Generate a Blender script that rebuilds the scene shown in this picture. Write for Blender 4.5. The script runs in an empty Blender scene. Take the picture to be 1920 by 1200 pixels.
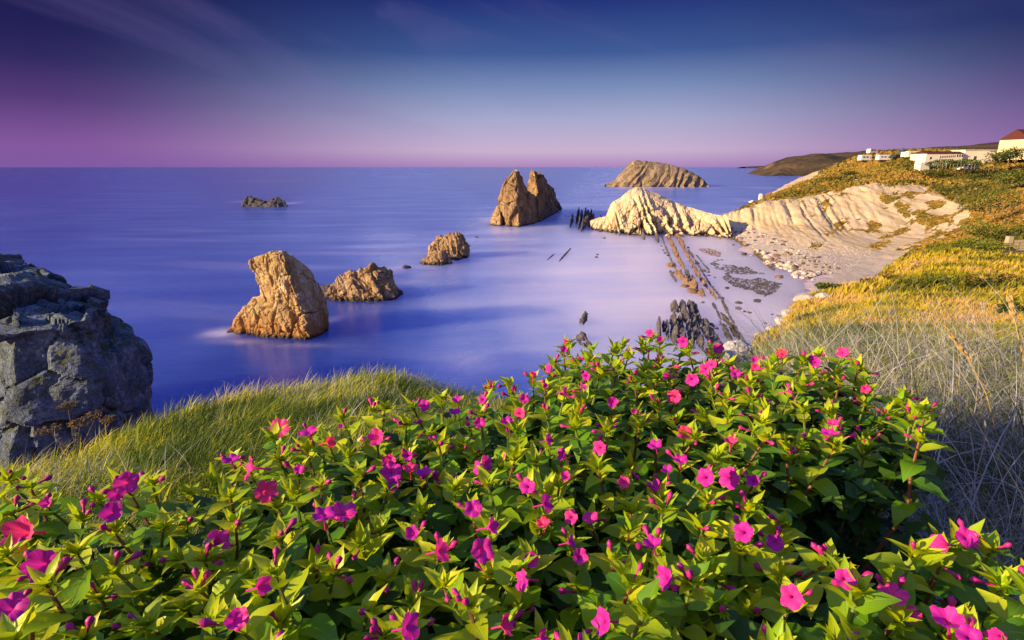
import bpy, math, random
import numpy as np
from mathutils import Vector, Matrix
random.seed(7); RNG = np.random.default_rng(7)
SC = bpy.context.scene
COL = SC.collection

# ------------------------------------------------------------------ camera
PITCH = math.radians(16.0); FPX = 1000.0; H = 30.0
cam_d = bpy.data.cameras.new('camera'); cam = bpy.data.objects.new('camera', cam_d); COL.objects.link(cam)
cam.location = (0, 0, H); cam.rotation_euler = (math.radians(90) - PITCH, 0, 0)
cam_d.sensor_width = 36; cam_d.lens = 36 * FPX / 1920; cam_d.clip_start = 0.05; cam_d.clip_end = 200000
SC.camera = cam
CP, SP = math.cos(PITCH), math.sin(PITCH)

# ------------------------------------------------------------------ light
SUN_DIR = Vector((-0.90, -0.36, 0.285)).normalized()          # towards the sun
sun_d = bpy.data.lights.new('sun', 'SUN'); sun = bpy.data.objects.new('sun', sun_d); COL.objects.link(sun)
sun.rotation_euler = (-SUN_DIR).to_track_quat('-Z', 'Y').to_euler()
sun_d.energy = 5.0; sun_d.angle = math.radians(0.6); sun_d.color = (1.0, 0.73, 0.38)
SC.view_settings.view_transform = 'Standard'; SC.view_settings.look = 'None'
SC.view_settings.gamma = 1; SC.view_settings.use_curve_mapping = False
SC.view_settings.exposure = 0.95
SC.render.resolution_x = 1024; SC.render.resolution_y = 640

def srgb(r, g, b):
    f = lambda c: (c/255/12.92) if c/255 <= 0.04045 else ((c/255+0.055)/1.055)**2.4
    return (f(r), f(g), f(b), 1)

class NT:
    def __init__(s, tree): s.t = tree; s.t.nodes.clear()
    def n(s, typ, _in=None, **props):
        nd = s.t.nodes.new(typ)
        for k, v in props.items(): setattr(nd, k, v)
        if _in:
            for k, v in _in.items(): s.set(nd, k, v)
        return nd
    def set(s, nd, k, v):
        sock = nd.inputs[k]
        if isinstance(v, bpy.types.NodeSocket): s.t.links.new(v, sock)
        elif isinstance(v, bpy.types.Node): s.t.links.new(v.outputs[0], sock)
        else: sock.default_value = v
    def math(s, op, a, b=0.0, c=None, clamp=False):
        d = {0: a, 1: b}
        if c is not None: d[2] = c
        return s.n('ShaderNodeMath', d, operation=op, use_clamp=clamp).outputs[0]
    def mix(s, f, a, b, typ='MIX'):
        nd = s.n('ShaderNodeMix', data_type='RGBA', blend_type=typ)
        s.set(nd, 0, f); s.set(nd, 6, a); s.set(nd, 7, b)
        return nd.outputs[2]
    def ramp(s, f, stops, interp='LINEAR'):
        nd = s.n('ShaderNodeValToRGB'); cr = nd.color_ramp; cr.interpolation = interp
        while len(cr.elements) < len(stops): cr.elements.new(0.5)
        for e, (p, c) in zip(cr.elements, stops):
            e.position = p; e.color = c if len(c) == 4 else (*c, 1)
        s.set(nd, 0, f); return nd.outputs[0]
    def mapr(s, v, a, b, c=0.0, d=1.0, interp='SMOOTHSTEP'):
        nd = s.n('ShaderNodeMapRange', {0: v, 1: a, 2: b, 3: c, 4: d}, interpolation_type=interp); return nd.outputs[0]
    def noise(s, vec, scale, detail=4, rough=0.55, dist=0.0):
        d = {'Scale': scale, 'Detail': detail, 'Roughness': rough, 'Distortion': dist}
        if vec is not None: d['Vector'] = vec
        return s.n('ShaderNodeTexNoise', d).outputs[0]
    def scaled(s, vec, sc, rot=(0, 0, 0)):
        return s.n('ShaderNodeMapping', {'Vector': vec, 'Scale': sc, 'Rotation': rot}).outputs[0]

# ------------------------------------------------------------------ sky
EXPO = 2 ** SC.view_settings.exposure
def sk(r, g, b, k=1.0):
    c = srgb(r, g, b); return (c[0]*k/EXPO, c[1]*k/EXPO, c[2]*k/EXPO, 1)
world = bpy.data.worlds.new('World'); SC.world = world; world.use_nodes = True
w = NT(world.node_tree)
tc = w.n('ShaderNodeTexCoord').outputs['Generated']
sep = w.n('ShaderNodeSeparateXYZ', {0: tc})
elev = w.math('ARCSINE', w.math('MINIMUM', w.math('MAXIMUM', sep.outputs[2], -1.0), 1.0))
e15 = w.math('DIVIDE', elev, math.radians(60.0), clamp=True)
d = lambda deg: deg/60.0
mid = w.ramp(e15, [(0, sk(172,134,190)), (d(1.6), sk(202,178,208)), (d(4.6), sk(168,170,206)), (d(7.5), sk(122,142,186)), (d(10.5), sk(64,92,152)),
                   (d(15), sk(34,50,120)), (d(30), sk(34,44,130)), (1, sk(40,60,150))])
edge = w.ramp(e15, [(0, sk(128,90,162)), (d(1.8), sk(132,88,158)), (d(5.2), sk(86,60,122)), (d(8), sk(50,42,98)), (d(10), sk(36,34,88)),
                    (d(15), sk(21,21,68)), (d(30), sk(32,38,118)), (1, sk(40,60,150))])
az = w.math('ARCTAN2', sep.outputs[0], sep.outputs[1])
daz = w.math('ABSOLUTE', w.math('SUBTRACT', az, math.radians(6)))
fe = w.mapr(daz, math.radians(6), math.radians(46))
basec = w.mix(fe, mid, edge)
# thin streaked cloud veils
cv = w.n('ShaderNodeCombineXYZ', {0: az, 1: w.math('MULTIPLY', w.math('SUBTRACT', elev, w.math('MULTIPLY', az, -0.28)), 4.2), 2: 0.0}).outputs[0]
cn = w.noise(cv, 2.6, 5, 0.5, 0.6)
cm = w.math('MULTIPLY', w.mapr(cn, 0.46, 0.82), w.math('MULTIPLY', w.mapr(elev, 0.0, 0.1), w.mapr(az, -0.25, 0.35, 1.0, 0.3)))
basec = w.mix(w.math('MULTIPLY', cm, 0.34), basec, sk(128, 112, 176))
# broad glow of the low sun, behind the camera to the left
sdot = w.n('ShaderNodeVectorMath', {0: tc, 1: tuple(SUN_DIR)}, operation='DOT_PRODUCT').outputs['Value']
glow = w.math('POWER', w.mapr(sdot, 0.38, 1.0, interp='LINEAR'), 1.6)
glowc = w.mix(glow, (0, 0, 0, 1), (0.42, 0.33, 0.34, 1))
basec = w.mix(1.0, basec, glowc, 'ADD')
lum = w.mapr(elev, math.radians(14), math.radians(50), 0.0, 1.0)
basec = w.mix(lum, basec, w.mix(1.0, basec, (0.065, 0.12, 0.27, 1), 'ADD'))
bg = w.n('ShaderNodeBackground', {'Color': basec, 'Strength': 1.0})
w.n('ShaderNodeOutputWorld', {0: bg.outputs[0]})

# ------------------------------------------------------------------ picture <-> place
def ray(px, py):
    x = (px-960)/FPX; y = (600-py)/FPX
    return np.array([x, CP + y*SP, -SP + y*CP])
def at_z(px, py, z=0.0):
    r = ray(px, py); t = (z-H)/r[2]; return np.array([0, 0, H]) + r*t
def at_Y(px, py, Y):
    r = ray(px, py); return np.array([0, 0, H]) + r*(Y/r[1])
def x_at(px, Y, z):
    return (px-960)/FPX*(Y*CP - (z-H)*SP)
def proj(P):
    P = np.asarray(P, float); dz = P[..., 2]-H; t = P[..., 1]*CP - dz*SP
    u = P[..., 1]*SP + dz*CP
    ts = np.where(t > 0.01, t, 0.01)
    return np.where(t > 0.01, 960 + FPX*P[..., 0]/ts, -9999), np.where(t > 0.01, 600 - FPX*u/ts, 9999)
def inpoly(px, py, poly):
    px = np.asarray(px, float); py = np.asarray(py, float); c = np.zeros(px.shape, bool); n = len(poly)
    for i in range(n):
        x1, y1 = poly[i]; x2, y2 = poly[(i+1) % n]
        if y1 == y2: continue
        c ^= ((y1 > py) != (y2 > py)) & (px < (x2-x1)*(py-y1)/(y2-y1)+x1)
    return c
def poly_near(X, Y, poly):
    """signed distance (outside positive) and nearest boundary point"""
    best = np.full(X.shape, 1e18); nx = np.zeros(X.shape); ny = np.zeros(X.shape); n = len(poly)
    for i in range(n):
        x1, y1 = poly[i]; x2, y2 = poly[(i+1) % n]; dx, dy = x2-x1, y2-y1; L = dx*dx+dy*dy+1e-12
        t = np.clip(((X-x1)*dx+(Y-y1)*dy)/L, 0, 1); qx = x1+t*dx; qy = y1+t*dy
        dd = (X-qx)**2+(Y-qy)**2; m = dd < best
        best = np.where(m, dd, best); nx = np.where(m, qx, nx); ny = np.where(m, qy, ny)
    ins = inpoly(X, Y, poly); dist = np.sqrt(best)
    return np.where(ins, -dist, dist), nx, ny

# ------------------------------------------------------------------ noise
def _h(i, j, k, s):
    with np.errstate(over='ignore'):
        n = (i.astype(np.int64)*374761393 + j.astype(np.int64)*668265263 + k.astype(np.int64)*1440662683 + s*974711) & 0xffffffff
        n = ((n ^ (n >> 13))*1274126177) & 0xffffffff
        n = ((n ^ (n >> 16))*2246822519) & 0xffffffff
        n = n ^ (n >> 15)
    return (n & 0xffffff)/float(0xffffff)
def vn(P, seed=0):
    I = np.floor(P).astype(np.int64); F = P-I; F = F*F*(3-2*F); r = 0
    for a in (0, 1):
        for b in (0, 1):
            for c in (0, 1):
                wt = (F[:, 0] if a else 1-F[:, 0])*(F[:, 1] if b else 1-F[:, 1])*(F[:, 2] if c else 1-F[:, 2])
                r = r + wt*_h(I[:, 0]+a, I[:, 1]+b, I[:, 2]+c, seed)
    return r*2-1
def fbm(P, octv=4, seed=0, gain=0.5):
    P = np.asarray(P, float); r = 0; a = 1; s = 0
    for o in range(octv):
        r = r + a*vn(P*(2.03**o)+o*17.3, seed+o); s += a; a *= gain
    return r/s
def fbm2(X, Y, octv=4, seed=0, gain=0.5):
    sh = np.shape(X); P = np.stack([np.ravel(X), np.ravel(Y), np.zeros(np.size(X))], 1)
    return fbm(P, octv, seed, gain).reshape(sh)
def voro(P, seed=0, box=0.0, vec=False):
    DV = np.zeros((len(P), 3))
    P = np.asarray(P, float); I = np.floor(P).astype(np.int64); f1 = np.full(len(P), 9.0); f2 = np.full(len(P), 9.0); cid = np.zeros(len(P))
    for a in (-1, 0, 1):
        for b in (-1, 0, 1):
            for c in (-1, 0, 1):
                J = I+np.array([a, b, c])
                q = np.stack([J[:, 0]+_h(J[:, 0], J[:, 1], J[:, 2], seed+1), J[:, 1]+_h(J[:, 0], J[:, 1], J[:, 2], seed+2), J[:, 2]+_h(J[:, 0], J[:, 1], J[:, 2], seed+3)], 1)
                dd = np.linalg.norm(P-q, axis=1)*(1-box)+(np.abs(P-q).max(1)*box if box else 0); cc = _h(J[:, 0], J[:, 1], J[:, 2], seed+4)
                m1 = dd < f1; f2 = np.where(m1, f1, np.minimum(f2, dd)); cid = np.where(m1, cc, cid); f1 = np.where(m1, dd, f1)
                if vec: DV = np.where(m1[:, None], P-q, DV)
    return (f1, f2, cid, DV) if vec else (f1, f2, cid)

# ------------------------------------------------------------------ mesh helpers
def mesh_np(name, V, F, mat, smooth=True, attrs=None, uv=None):
    me = bpy.data.meshes.new(name); V = np.asarray(V, np.float32); F = np.asarray(F, np.int32); k = F.shape[1]
    me.vertices.add(len(V)); me.vertices.foreach_set('co', V.ravel())
    me.loops.add(F.size); me.loops.foreach_set('vertex_index', F.ravel())
    me.polygons.add(len(F)); me.polygons.foreach_set('loop_start', np.arange(0, F.size, k, dtype=np.int32))
    me.polygons.foreach_set('use_smooth', np.full(len(F), smooth))
    if mat: me.materials.append(mat)
    if attrs:
        for an, arr in attrs.items():
            at = me.attributes.new(an, 'FLOAT', 'POINT'); at.data.foreach_set('value', np.asarray(arr, np.float32))
    if uv is not None:
        l = me.uv_layers.new(name='UVMap'); l.data.foreach_set('uv', np.asarray(uv, np.float32)[F.ravel()].ravel())
    me.update(calc_edges=True); me.validate()
    return me
def mesh_py(name, V, F, mat, smooth=False):
    me = bpy.data.meshes.new(name); me.from_pydata([tuple(v) for v in V], [], F); me.materials.append(mat)
    me.polygons.foreach_set('use_smooth', np.full(len(me.polygons), smooth)); me.update(); return me
def ob(name, me, parent=None, label=None, cat=None, group=None, kind=None, loc=None, rot=None, scale=None):
    o = bpy.data.objects.new(name, me); COL.objects.link(o)
    if parent: o.parent = parent
    if label: o['label'] = label
    if cat: o['category'] = cat
    if group: o['group'] = group
    if kind: o['kind'] = kind
    if loc is not None: o.location = loc
    if rot is not None: o.rotation_euler = rot
    if scale is not None: o.scale = scale if hasattr(scale, '__len__') else (scale,)*3
    return o
def grid_faces(nu, nv, wrap=False):
    i = np.arange(nu if wrap else nu-1)[:, None]; j = np.arange(nv-1)[None, :]
    i2 = (i+1) % nu
    return np.stack([(i*nv+j), (i2*nv+j), (i2*nv+j+1), (i*nv+j+1)], -1).reshape(-1, 4)
def vnorm(V, F):
    a = V[F[:, 0]]; b = V[F[:, 1]]; c = V[F[:, 2]]; dd = V[F[:, -1]]
    fn = np.cross(c-a, dd-b) if F.shape[1] == 4 else np.cross(b-a, c-a)
    N = np.zeros_like(V)
    for k in range(F.shape[1]):
        for ax in range(3): N[:, ax] += np.bincount(F[:, k], fn[:, ax], len(V))
    return N/(np.linalg.norm(N, axis=1, keepdims=True)+1e-9)
class MB:
    """collects boxes, tubes and flat pieces into one mesh"""
    def __init__(s): s.V = []; s.F = []
    def add(s, V, F):
        o = len(s.V); s.V += [tuple(v) for v in V]; s.F += [tuple(i+o for i in f) for f in F]; return s
    def box(s, c, d, rz=0.0, taper=1.0):
        x, y, z = d[0]/2, d[1]/2, d[2]/2; cr, sr = math.cos(rz), math.sin(rz); V = []
        for sz in (-1, 1):
            k = taper if sz > 0 else 1
            for sx, sy in ((-1, -1), (1, -1), (1, 1), (-1, 1)):
                a, b = sx*x*k, sy*y*k; V.append((c[0]+a*cr-b*sr, c[1]+a*sr+b*cr, c[2]+sz*z))
        return s.add(V, [(0, 3, 2, 1), (4, 5, 6, 7), (0, 1, 5, 4), (1, 2, 6, 5), (2, 3, 7, 6), (3, 0, 4, 7)])
    def tube(s, pts, rad, n=5):
        pts = [Vector(p) for p in pts]; V = []; F = []
        if not hasattr(rad, '__len__'): rad = [rad]*len(pts)
        for i, p in enumerate(pts):
            t = (pts[min(i+1, len(pts)-1)]-pts[max(i-1, 0)]).normalized()
            a = t.cross(Vector((0.3, 0.2, 1))).normalized() if abs(t.z) < 0.95 else t.cross(Vector((1, 0.1, 0))).normalized()
            b = t.cross(a)
            for k in range(n):
                an = 2*math.pi*k/n; V.append(p+(a*math.cos(an)+b*math.sin(an))*rad[i])
        for i in range(len(pts)-1):
            for k in range(n): F.append((i*n+k, i*n+(k+1) % n, (i+1)*n+(k+1) % n, (i+1)*n+k))
        F.append(tuple(range(n-1, -1, -1))); F.append(tuple((len(pts)-1)*n+k for k in range(n)))
        return s.add(V, F)
    def prism(s, prof, y0, y1):
        n = len(prof); V = [(x, y0, z) for x, z in prof]+[(x, y1, z) for x, z in prof]
        return s.add(V, [tuple(range(n)), tuple(range(2*n-1, n-1, -1))]+[((i+1) % n, i, i+n, (i+1) % n+n) for i in range(n)])
    def me(s, name, mat, smooth=False): return mesh_py(name, s.V, s.F, mat, smooth)

# ------------------------------------------------------------------ materials
def new_mat(name):
    m = bpy.data.materials.new(name); m.use_nodes = True; n = NT(m.node_tree); return m, n
def finish(n, color, rough=0.8, bump=None, bstr=0.4, bdist=0.05, spec=0.3, extra=None, transl=None):
    dct = {'Base Color': color, 'Roughness': rough, 'Specular IOR Level': spec}
    if bump is not None: dct['Normal'] = n.n('ShaderNodeBump', {'Height': bump, 'Strength': bstr, 'Distance': bdist}).outputs[0]
    if extra: dct.update(extra)
    b = n.n('ShaderNodeBsdfPrincipled', dct).outputs[0]
    if transl is not None:
        tr = n.n('ShaderNodeBsdfTranslucent', {'Color': transl[1]}).outputs[0]
        b = n.n('ShaderNodeMixShader', {0: transl[0], 1: b, 2: tr}).outputs[0]
    n.n('ShaderNodeOutputMaterial', {0: b})
def flat_mat(name, col, rough=0.7, spec=0.3, var=0.12, sc=3.0, metallic=0.0):
    m, n = new_mat(name); g = n.n('ShaderNodeNewGeometry').outputs['Position']
    nz = n.noise(g, sc, 4, 0.6)
    c2 = tuple(c*(1-2*var) for c in col[:3])+(1,)
    finish(n, n.mix(nz, c2, (*col[:3], 1)), rough, nz, 0.15, 0.02, spec, {'Metallic': metallic}); return m
def rock_mat(name, warm, light, dark, scale=0.35, rot=(0.3, 0.5, 0.2), stretch=(1, 1, 0.25), bdist=0.25, lichen=None, rough=0.85, bstr=0.8, low=None):
    m, n = new_mat(name); g = n.n('ShaderNodeNewGeometry').outputs['Position']
    v = n.scaled(g, stretch, rot)
    a = n.noise(v, scale, 8, 0.62, 0.4); b = n.noise(v, scale*5, 6, 0.65, 0.3); c = n.noise(g, scale*0.35, 3, 0.5)
    col = n.ramp(a, [(0.3, dark), (0.46, warm), (0.62, light), (0.8, warm)])
    col = n.mix(n.mapr(b, 0.35, 0.6, 0.75, 0.0), col, n.mix(0.5, dark, warm))
    col = n.mix(n.mapr(c, 0.4, 0.62, 0.0, 0.55), col, warm)
    if lichen:
        nz = n.noise(g, scale*1.7, 6, 0.6); z = n.n('ShaderNodeSeparateXYZ', {0: n.n('ShaderNodeNewGeometry').outputs['Normal']}).outputs[2]
        col = n.mix(n.math('MULTIPLY', n.mapr(nz, 0.5, 0.62), n.mapr(z, -0.1, 0.6, 0.25, 1.0)), col, lichen)
    if low:      # wet algae-dark tide band just above the sea
        zz = n.n('ShaderNodeSeparateXYZ', {0: g}).outputs[2]
        if len(low) > 2: col = n.mix(n.mapr(n.math('ADD', zz, n.math('MULTIPLY', a, low[3]*0.6)), low[3]*0.5, low[3]*1.5, 0.85, 0.0), col, n.mix(b, n.mix(0.4, low[2], (0.08, 0.04, 0.02, 1)), low[2]))
        tb = n.mapr(n.math('ADD', zz, n.math('MULTIPLY', b, low[1]*0.8)), low[1]*0.5, low[1]*1.5, 1.0, 0.0)
        col = n.mix(tb, col, low[0])
    vo = n.n('ShaderNodeTexVoronoi', {'Vector': v, 'Scale': scale*3.2}, feature='DISTANCE_TO_EDGE').outputs['Distance']
    hgt = n.math('ADD', n.math('MULTIPLY', b, 0.9), n.math('MULTIPLY', n.mapr(vo, 0.0, 0.06), 0.35))
    hgt = n.math('ADD', hgt, n.math('MULTIPLY', n.noise(g, scale*22, 4, 0.7), 0.3))
    finish(n, col, rough, hgt, bstr, bdist, 0.25); return m
# ------------------------------------------------------------------ sea
SEA_CTRL = [(0,330,.10),(500,330,.12),(960,330,.14),(1400,330,.16),(0,420,.18),(300,440,.22),(600,420,.30),(800,400,.32),(1000,345,.22),
 (200,560,.24),(300,660,.14),(450,700,.08),(650,650,.10),(760,600,.24),(750,480,.48),(850,560,.50),(900,640,.50),(860,720,.42),(1000,450,.62),(1100,500,.80),
 (1000,600,.68),(1150,600,.82),(1150,440,.72),(1100,380,.45),(1250,500,.95),(1350,480,1.0),(1420,560,1.0),(1300,600,.92),(1200,700,.7),(1400,700,.9),
 (1400,360,.35),(1460,345,.3),(1300,370,.35),(50,700,.08),(620,600,.10),(700,540,.2),(1500,500,1.0),(1500,620,1.0),(950,440,.5),(0,900,.05),(600,900,.05),(1000,900,.4)]
def sea():
    th = np.radians(np.concatenate([np.arange(-180, -56, 4), np.arange(-56, 56, 0.4), np.arange(56, 180, 4)]))
    r = np.concatenate([[0.5, 15], np.geomspace(25, 1500, 330), np.geomspace(1700, 90000, 28)])
    T, R = np.meshgrid(th, r, indexing='ij'); X = R*np.sin(T); Y = R*np.cos(T)
    V = np.stack([X, Y, np.zeros_like(X)], -1).reshape(-1, 3); F = grid_faces(len(th), len(r), True)
    px, py = proj(V); px = np.clip(px, -100, 2000); py = np.clip(py, 315, 1000)
    C = np.array(SEA_CTRL); num = 0; den = 0
    for cx, cy, cv in C:
        wgt = 1/(((px-cx)/1.6)**2+(py-cy)**2+900)**2; num = num+wgt*cv; den = den+wgt
    milk = num/den
    # long-exposure streaks of thin foam: soft, drawn out along the swell
    st = fbm2(V[:, 0]*0.02+V[:, 1]*0.010, V[:, 1]*0.09-V[:, 0]*0.02, 5, 3)
    milk = milk+0.17*st*np.clip(milk*2, 0.3, 1)
    foam = np.zeros(len(V))
    def blob(bx, by, rx, ry, a, ang=0.0):
        nonlocal foam
        P = at_z(bx, by); dx = V[:, 0]-P[0]; dy = V[:, 1]-P[1]
        k = at_z(bx+10, by)[0]-P[0]; ky = abs(at_z(bx, by+5)[1]-at_z(bx, by-5)[1])
        u = dx/(rx*k/10); v = dy/(ry*ky/10)
        c, s = math.cos(ang), math.sin(ang); u, v = u*c+v*s, -u*s+v*c
        foam += a*np.exp(-(u*u+v*v))*(0.75+0.5*fbm2(V[:, 0]*0.35, V[:, 1]*0.5, 3, 5))
    for b in [(420,624,34,9,.9),(450,640,50,5,.5),(560,648,60,3.5,.35),(625,600,14,6,.45),(606,548,14,8,.8),(745,504,22,6,.5),(800,500,30,4,.45),(770,528,45,7,.3),(795,515,30,5,.25),
              (940,432,34,5,.7),(1000,428,40,4,.3),(915,412,14,4,.5),(1060,405,26,8,.3),(1050,430,16,14,.3),(545,381,14,2,.5),(450,378,10,2,.4),(1150,346,22,2,.5),(1230,352,80,2,.4),
              (1010,535,50,10,.35),(1115,575,25,12,.45),(700,475,140,3,.3,),(850,448,70,2.5,.3),(898,455,30,3,.3),(900,690,60,26,.22,),(980,500,60,6,.25),(1060,490,30,5,.3),(1430,352,30,2,.3),(1395,375,18,2,.3),(500,340,50,1.5,.1),(1180,480,60,5,.3),(1120,540,70,6,.35),(1040,560,50,4,.3),(1210,530,40,6,.3),(1230,560,24,8,.4),(1300,580,30,10,.4),(1085,600,22,14,.4),(870,700,40,20,.3),(1095,450,30,3,.35),(1350,620,30,14,.3)]:
        blob(*b)
    foam += 0.25*np.clip(fbm2(V[:, 0]*0.012, V[:, 1]*0.06+V[:, 0]*0.012, 4, 9)-0.2, 0, 1)*np.clip((py-330)/120, 0, 1)
    m, n = new_mat('sea_water')
    g = n.n('ShaderNodeNewGeometry').outputs['Position']
    am = n.n('ShaderNodeAttribute', attribute_name='milk').outputs['Fac']; af = n.n('ShaderNodeAttribute', attribute_name='foam').outputs['Fac']
    stz = n.noise(n.scaled(g, (0.012, 0.10, 1), (0, 0, 0.12)), 1.0, 6, 0.6)
    fine = n.noise(n.scaled(g, (0.25, 0.9, 1), (0, 0, 0.1)), 1.0, 5, 0.65)
    a2 = n.math('ADD', am, n.math('MULTIPLY', n.math('SUBTRACT', n.math('ADD', stz, fine), 1.0), 0.13))
    col = n.ramp(a2, [(0.0, (0.018, 0.045, 0.32)), (0.2, (0.055, 0.110, 0.48)), (0.42, (0.17, 0.25, 0.66)), (0.68, (0.50, 0.54, 0.84)), (0.95, (0.86, 0.76, 0.88))], 'B_SPLINE')
    col = n.mix(n.math('MINIMUM', af, 0.85), col, (0.80, 0.70, 0.88, 1))
    rip = n.noise(n.scaled(g, (0.35, 1.3, 1)), 1.0, 5, 0.65)
    finish(n, col, n.mapr(am, 0.0, 1.0, 0.16, 0.42, 'LINEAR'), rip, 0.30, 0.30, 0.8, {'IOR': 1.33, 'Subsurface Weight': 1.0, 'Subsurface Radius': (1.0, 1.0, 1.0), 'Subsurface Scale': 90.0})
    return ob('sea', mesh_np('sea', V, F, m, True, {'milk': milk, 'foam': foam}), kind='structure')
sea()

# ------------------------------------------------------------------ ground surfaces
def tps_fit(Q, z, lam=1e-4):
    n = len(Q); d2 = ((Q[:, None]-Q[None])**2).sum(-1); K = 0.5*d2*np.log(d2+1e-12)+lam*np.eye(n)
    P = np.c_[np.ones(n), Q]; A = np.block([[K, P], [P.T, np.zeros((3, 3))]])
    return np.linalg.solve(A, np.r_[z, 0, 0, 0])
def tps_eval(Q, w, x):
    out = w[-3]+x[:, 0]*w[-2]+x[:, 1]*w[-1]
    for q, c in zip(Q, w): 
        d2 = ((x-q)**2).sum(-1); out = out+c*0.5*d2*np.log(d2+1e-12)
    return out
def warp(X, Y, c=1.5):
    r = np.hypot(X, Y)+1e-6; k = np.log1p(r/c)/r; return np.stack([X*k, Y*k], -1)

EDGE = [(-420,1010,3.4),(0,893,3.7),(90,872,4.1),(180,834,4.9),(260,802,5.5),(330,774,6.0),(440,746,6.9),(560,732,7.5),(640,716,7.9),(700,704,8.2),(780,718,8.0),(860,745,7.4),(960,765,7),(1100,745,8),
        (1250,720,10),(1330,692,16),(1392,650,27),(1440,624,33),(1478,596,39),(1486,556,46),(1540,536,52),(1600,524,57),(1650,512,61),(1672,492,67),(1700,474,74),(1750,464,80),(1830,466,88),(1960,470,96),(2400,500,104)]
E3 = [at_Y(*e) for e in EDGE]
NEAR_IN = [(200,930,2.6),(330,830,4.3),(450,800,4.4),(560,765,5.9),(700,730,6.8),(100,900,3.6),(1920,1000,1.9),(1700,850,2.7),(1700,750,4),(1700,690,6.5),(1700,650,11),(1700,612,20),(1700,575,31),(1700,538,44),(1700,508,58),
           (1900,700,6.5),(1900,650,12),(1900,605,20),(1900,560,31),(1900,520,50),(1900,488,68),(1500,665,14),(1500,635,21),(1530,600,32),(1560,560,44),(1800,476,76)]
N3 = [at_Y(*e) for e in NEAR_IN]
PLAN = [(0,0,28.6),(0,1.2,28.6),(1,1.4,28.6),(-1,1.4,28.55),(0,2.4,28.55),(1.6,2.2,28.55),(0,-3,28.8),(-3,-3,28.6),(3,-2,28.9),(0,-20,30.5),(-20,-18,28),(20,-20,33),(45,0,32),(70,25,29),(110,50,28),(0,-60,33),(-3,0,28.3),(3.5,0.5,28.7)]
NC = np.array([tuple(p) for p in E3+N3]+PLAN); NQ = warp(NC[:, 0], NC[:, 1]); NW = tps_fit(NQ, NC[:, 2], 1e-3)
NEAR_POLY = [(p[0], p[1]) for p in E3]+[(190, 100), (190, -80), (-40, -80), (-16, -10), (-7, 0)]
def near_z(X, Y, cliff=True):
    X = np.asarray(X, float); Y = np.asarray(Y, float); sh = X.shape; X = X.ravel(); Y = Y.ravel()
    r = np.hypot(X, Y)
    d, nx, ny = poly_near(X, Y, NEAR_POLY)
    out = d > 0; ex = np.where(out, nx, X); ey = np.where(out, ny, Y)
    z = tps_eval(NQ, NW, warp(ex, ey))
    z = z+fbm2(X*0.9, Y*0.9, 3, 21)*0.05*np.clip(r/3, 0.2, 1)+fbm2(X*0.16, Y*0.16, 4, 22)*np.clip((r-9)/20, 0, 1)*0.9
    s = np.clip(r/40, 0.15, 1)
    ins = np.clip(-d, 0, None)
    z = z-0.5*s*np.exp(-ins/(1.2*s))
    if cliff:
        n = fbm2(X*0.5, Y*0.5, 4, 23)
        z = np.where(out, z-1.5*np.maximum(d, 0)*(1+0.5*n)-0.4*s*np.minimum(d, 1), z)
    return np.maximum(z, -3).reshape(sh)
def hit(px, py, zf, y0=0.3, y1=600, n=700):
    r = ray(px, py); Ys = np.geomspace(y0, y1, n); t = Ys/r[1]; X = r[0]*t; Z = H+r[2]*t
    below = np.nonzero(Z < zf(X, Ys))[0]
    if len(below) == 0: return None
    i = below[0]; return np.array([X[i], Ys[i], float(zf(X[i:i+1], Ys[i:i+1])[0])])

m, n = new_mat('turf_soil'); g = n.n('ShaderNodeNewGeometry').outputs['Position']
nz = n.noise(g, 1.7, 8, 0.65); ny = n.noise(g, 0.22, 5, 0.6)
col = n.ramp(nz, [(0.3, (0.035, 0.028, 0.015)), (0.5, (0.09, 0.08, 0.02)), (0.7, (0.18, 0.13, 0.04))])
col = n.mix(n.mapr(ny, 0.42, 0.62), col, (0.20, 0.13, 0.03, 1))
zn = n.n('ShaderNodeSeparateXYZ', {0: n.n('ShaderNodeNewGeometry').outputs['Normal']}).outputs[2]
col = n.mix(n.mapr(zn, 0.35, 0.7, 1.0, 0.0), col, n.mix(nz, (0.22, 0.16, 0.09, 1), (0.55, 0.43, 0.27, 1)))
finish(n, col, 0.95, n.noise(g, 9, 6, 0.7), 0.7, 0.06, 0.1); TURF = m
def near_ground():
    th = np.radians(np.concatenate([np.arange(-180, -52, 5), np.arange(-52, 52, 0.4), np.arange(52, 180, 5)]))
    r = np.geomspace(0.25, 190, 300); T, R = np.meshgrid(th, r, indexing='ij'); X = R*np.sin(T); Y = R*np.cos(T)
    Z = near_z(X, Y); V = np.stack([X, Y, Z], -1).reshape(-1, 3)
    ob('headland_ground', mesh_np('headland_ground', V, grid_faces(len(th), len(r), True), TURF, True), kind='structure')
near_ground()

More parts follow.
